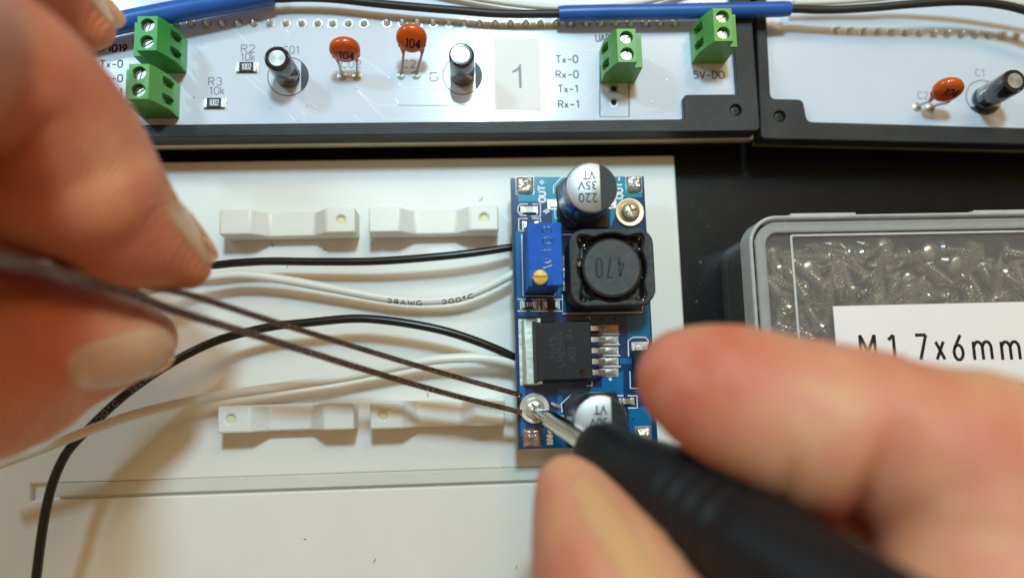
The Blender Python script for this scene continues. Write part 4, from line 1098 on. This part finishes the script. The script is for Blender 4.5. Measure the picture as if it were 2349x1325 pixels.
handL = bodymesh('hand', 'bare left hand pinching the tweezers between finger and thumb', oL, LH, 'skinL', smooth=8)
def groove(o, a, b, width, depth):
    """press a skin crease into a hand; a, b: its ends where the photograph shows them (pixels)"""
    a, b = Vector(a), Vector(b); me = o.data; nrm = [v.normal.copy() for v in me.vertices]; L_ = (b - a).length
    for v, n_ in zip(me.vertices, nrm):
        p = (v.co + o.location) / S - CAM; d = p.dot(F_); q = Vector((CX + FPX * p.dot(Rt) / d, CY - FPX * p.dot(Up) / d))
        if n_.dot(p) > 0: continue
        t = (q - a).dot(b - a) / L_ ** 2; c = a + (b - a) * max(0, min(1, t)); e = (q - c).length / width
        if e < 3: v.co -= n_ * depth * S * math.exp(-e * e) * min(1, max(0, t) * 1.3)
    me.update()
groove(handL, (60, 330), (-60, 400), 26, 1.6)
groove(handL, (150, 250), (40, 345), 22, .7)
nail(handL, (443, 532), (94, 127), 84, 24, lift=.15)
nail(handL, (278, 824), (262, -68), 124, 56, lift=.2)
nail(handL, (243, 14), (62, 70), 60, 20, lift=.15)
oR = W(2000, 1000, 44)
RH = [
 [(1578, 868, 37, 120), (1612, 882, 37.5, 140), (1680, 908, 38.5, 168), (1780, 950, 40, 188), (1890, 985, 42, 206), (1975, 1010, 43, 218)],
 [(2235, 1075, 47, 232), (2250, 1180, 48, 235), (2262, 1300, 49, 245), (2250, 1500, 52, 270), (2150, 1750, 55, 300)],
 [(1975, 1010, 43, 210), (2110, 1035, 46, 205), (2235, 1075, 47, 228), (2450, 1150, 46, 250)],
 [(1303, 1118, 31, 76), (1318, 1150, 32, 96), (1342, 1210, 34, 124), (1375, 1290, 36.5, 158), (1410, 1370, 39, 190), (1480, 1520, 43, 230), (1700, 1720, 50, 270), (2150, 1750, 55, 300)],
]
handR = bodymesh('hand', 'bare right hand, strongly out of focus, gripping the black screwdriver', oR, RH, 'skinR', smooth=6)
groove(handR, (2100, 930), (1950, 1240), 44, 2.4)
groove(handR, (1830, 1000), (1800, 1150), 20, .5)
nail(handR, (1420, 1240), (150, 240), 170, 38, lift=.12, m='nailR')
# screwdriver
p0 = W(1226, 939, 8.0); p1 = W(1850, 1332, 50); ax = (p1 - p0); Ln = ax.length; ax.normalize()
osd = p0.copy()
sd = thing('screwdriver', 'precision screwdriver with bright shaft and black ridged grip, held in the right hand', 'screwdriver', osd)
q = ax.to_track_quat('Z', 'Y').to_matrix().to_4x4(); T = Matrix.Translation(p0) @ q
mb = MB(osd)
Ls = 15.0
mb.lathe([(.62, .9), (.72, 1.6), (.95, 2.5), (1.28, 4.0), (1.40, 5), (1.45, Ls + 2)], 40, T); ob('shaft', mb, 'shaft', sd)
mb = MB(osd)
for a in (.5, .5 + PI / 2):
    vs = [(-.95, -.14, 1.3), (.95, -.14, 1.3), (.5, -.12, .0), (-.5, -.12, .0), (-.95, .14, 1.3), (.95, .14, 1.3), (.5, .12, .0), (-.5, .12, .0)]
    mb.add(vs, [[0, 1, 2, 3], [7, 6, 5, 4], [0, 4, 5, 1], [1, 5, 6, 2], [2, 6, 7, 3], [3, 7, 4, 0]], T @ Matrix.Rotation(a, 4, 'Z'))
ob('bit', mb, 'shaft', sd)
mb = MB(osd); pr = [(1.5, Ls - .2), (2.6, Ls - .1), (3.5, Ls + .5), (4.05, Ls + 1.5), (4.3, Ls + 3), (4.4, Ls + 6), (4.7, Ls + 9), (5.6, Ls + 13)]
z = Ls + 17.5
pr += [(6.0, z)]
for i in range(4): pr += [(6.0, z + .6), (5.76, z + 1.1), (5.76, z + 1.7), (6.0, z + 2.2)]; z += 2.6
pr += [(6.0, z + 2), (5.8, z + 4), (5.8, z + 10), (5.6, z + 26), (5.6, z + 34), (4.5, z + 38), (.1, z + 38.5)]
mb.lathe(pr, 48, T); ob('grip', mb, 'handle', sd, smooth=40)
# tweezers
def ribbon(org, pts, ws, hs, m, parent, name):
    P = spline([W(*p) for p in pts], 40); n = len(P); vs = []; fs = []; mb = MB(org)
    for i, p in enumerate(P):
        t = (P[min(i + 1, n - 1)] - P[max(i - 1, 0)]).normalized(); sdv = Vector((t.y, -t.x, 0)).normalized(); up = sdv.cross(t)
        if up.z < 0: up = -up
        f = i / (n - 1); w = ws[0] + (ws[1] - ws[0]) * f; h = hs[0] + (hs[1] - hs[0]) * f
        nz_ = .06 * (1 if i % 2 else -1) + .08 * noise.noise(Vector((i * .9, 3, 7)))
        w2 = w * (1 + nz_ * 1.2) ; k = .06 * (i % 2)
        vs += [p - sdv * w2 / 2 - up * h / 2, p + sdv * w2 / 2 - up * h / 2, p + sdv * w2 / 2 + up * (h / 2 - k), p - sdv * w2 / 2 + up * (h / 2 - .05)]
    for i in range(n - 1):
        for a in range(4): fs.append([4 * i + a, 4 * i + (a + 1) % 4, 4 * i + 4 + (a + 1) % 4, 4 * i + 4 + a])
    fs += [[0, 1, 2, 3], [4 * n - 1, 4 * n - 2, 4 * n - 3, 4 * n - 4]]
    mb.add(vs, fs); return ob(name, mb, m, parent, smooth=25)
otw = W(800, 800, 16)
tw = thing('tweezers', 'long dark steel tweezers gripping the washer under the screwdriver tip', 'tweezers', otw)
ribbon(otw, [(-150, 545, 49), (0, 583, 43), (150, 625, 36.5), (250, 645, 31.5), (330, 655, 28), (430, 675, 24.6), (620, 735, 19.5), (820, 797, 15), (1010, 854, 11.5), (1196, 906, 8.4)], (1.15, .75), (2.2, .9), 'tweezer', tw, 'arm')
ribbon(otw, [(-150, 550, 49), (0, 592, 43), (100, 615, 38), (200, 645, 33), (300, 672, 29), (388, 708, 25.4), (600, 773, 20), (820, 842, 15), (1010, 898, 11.5), (1196, 945, 8.2)], (1.6, .75), (2.2, .9), 'tweezer', tw, 'arm')
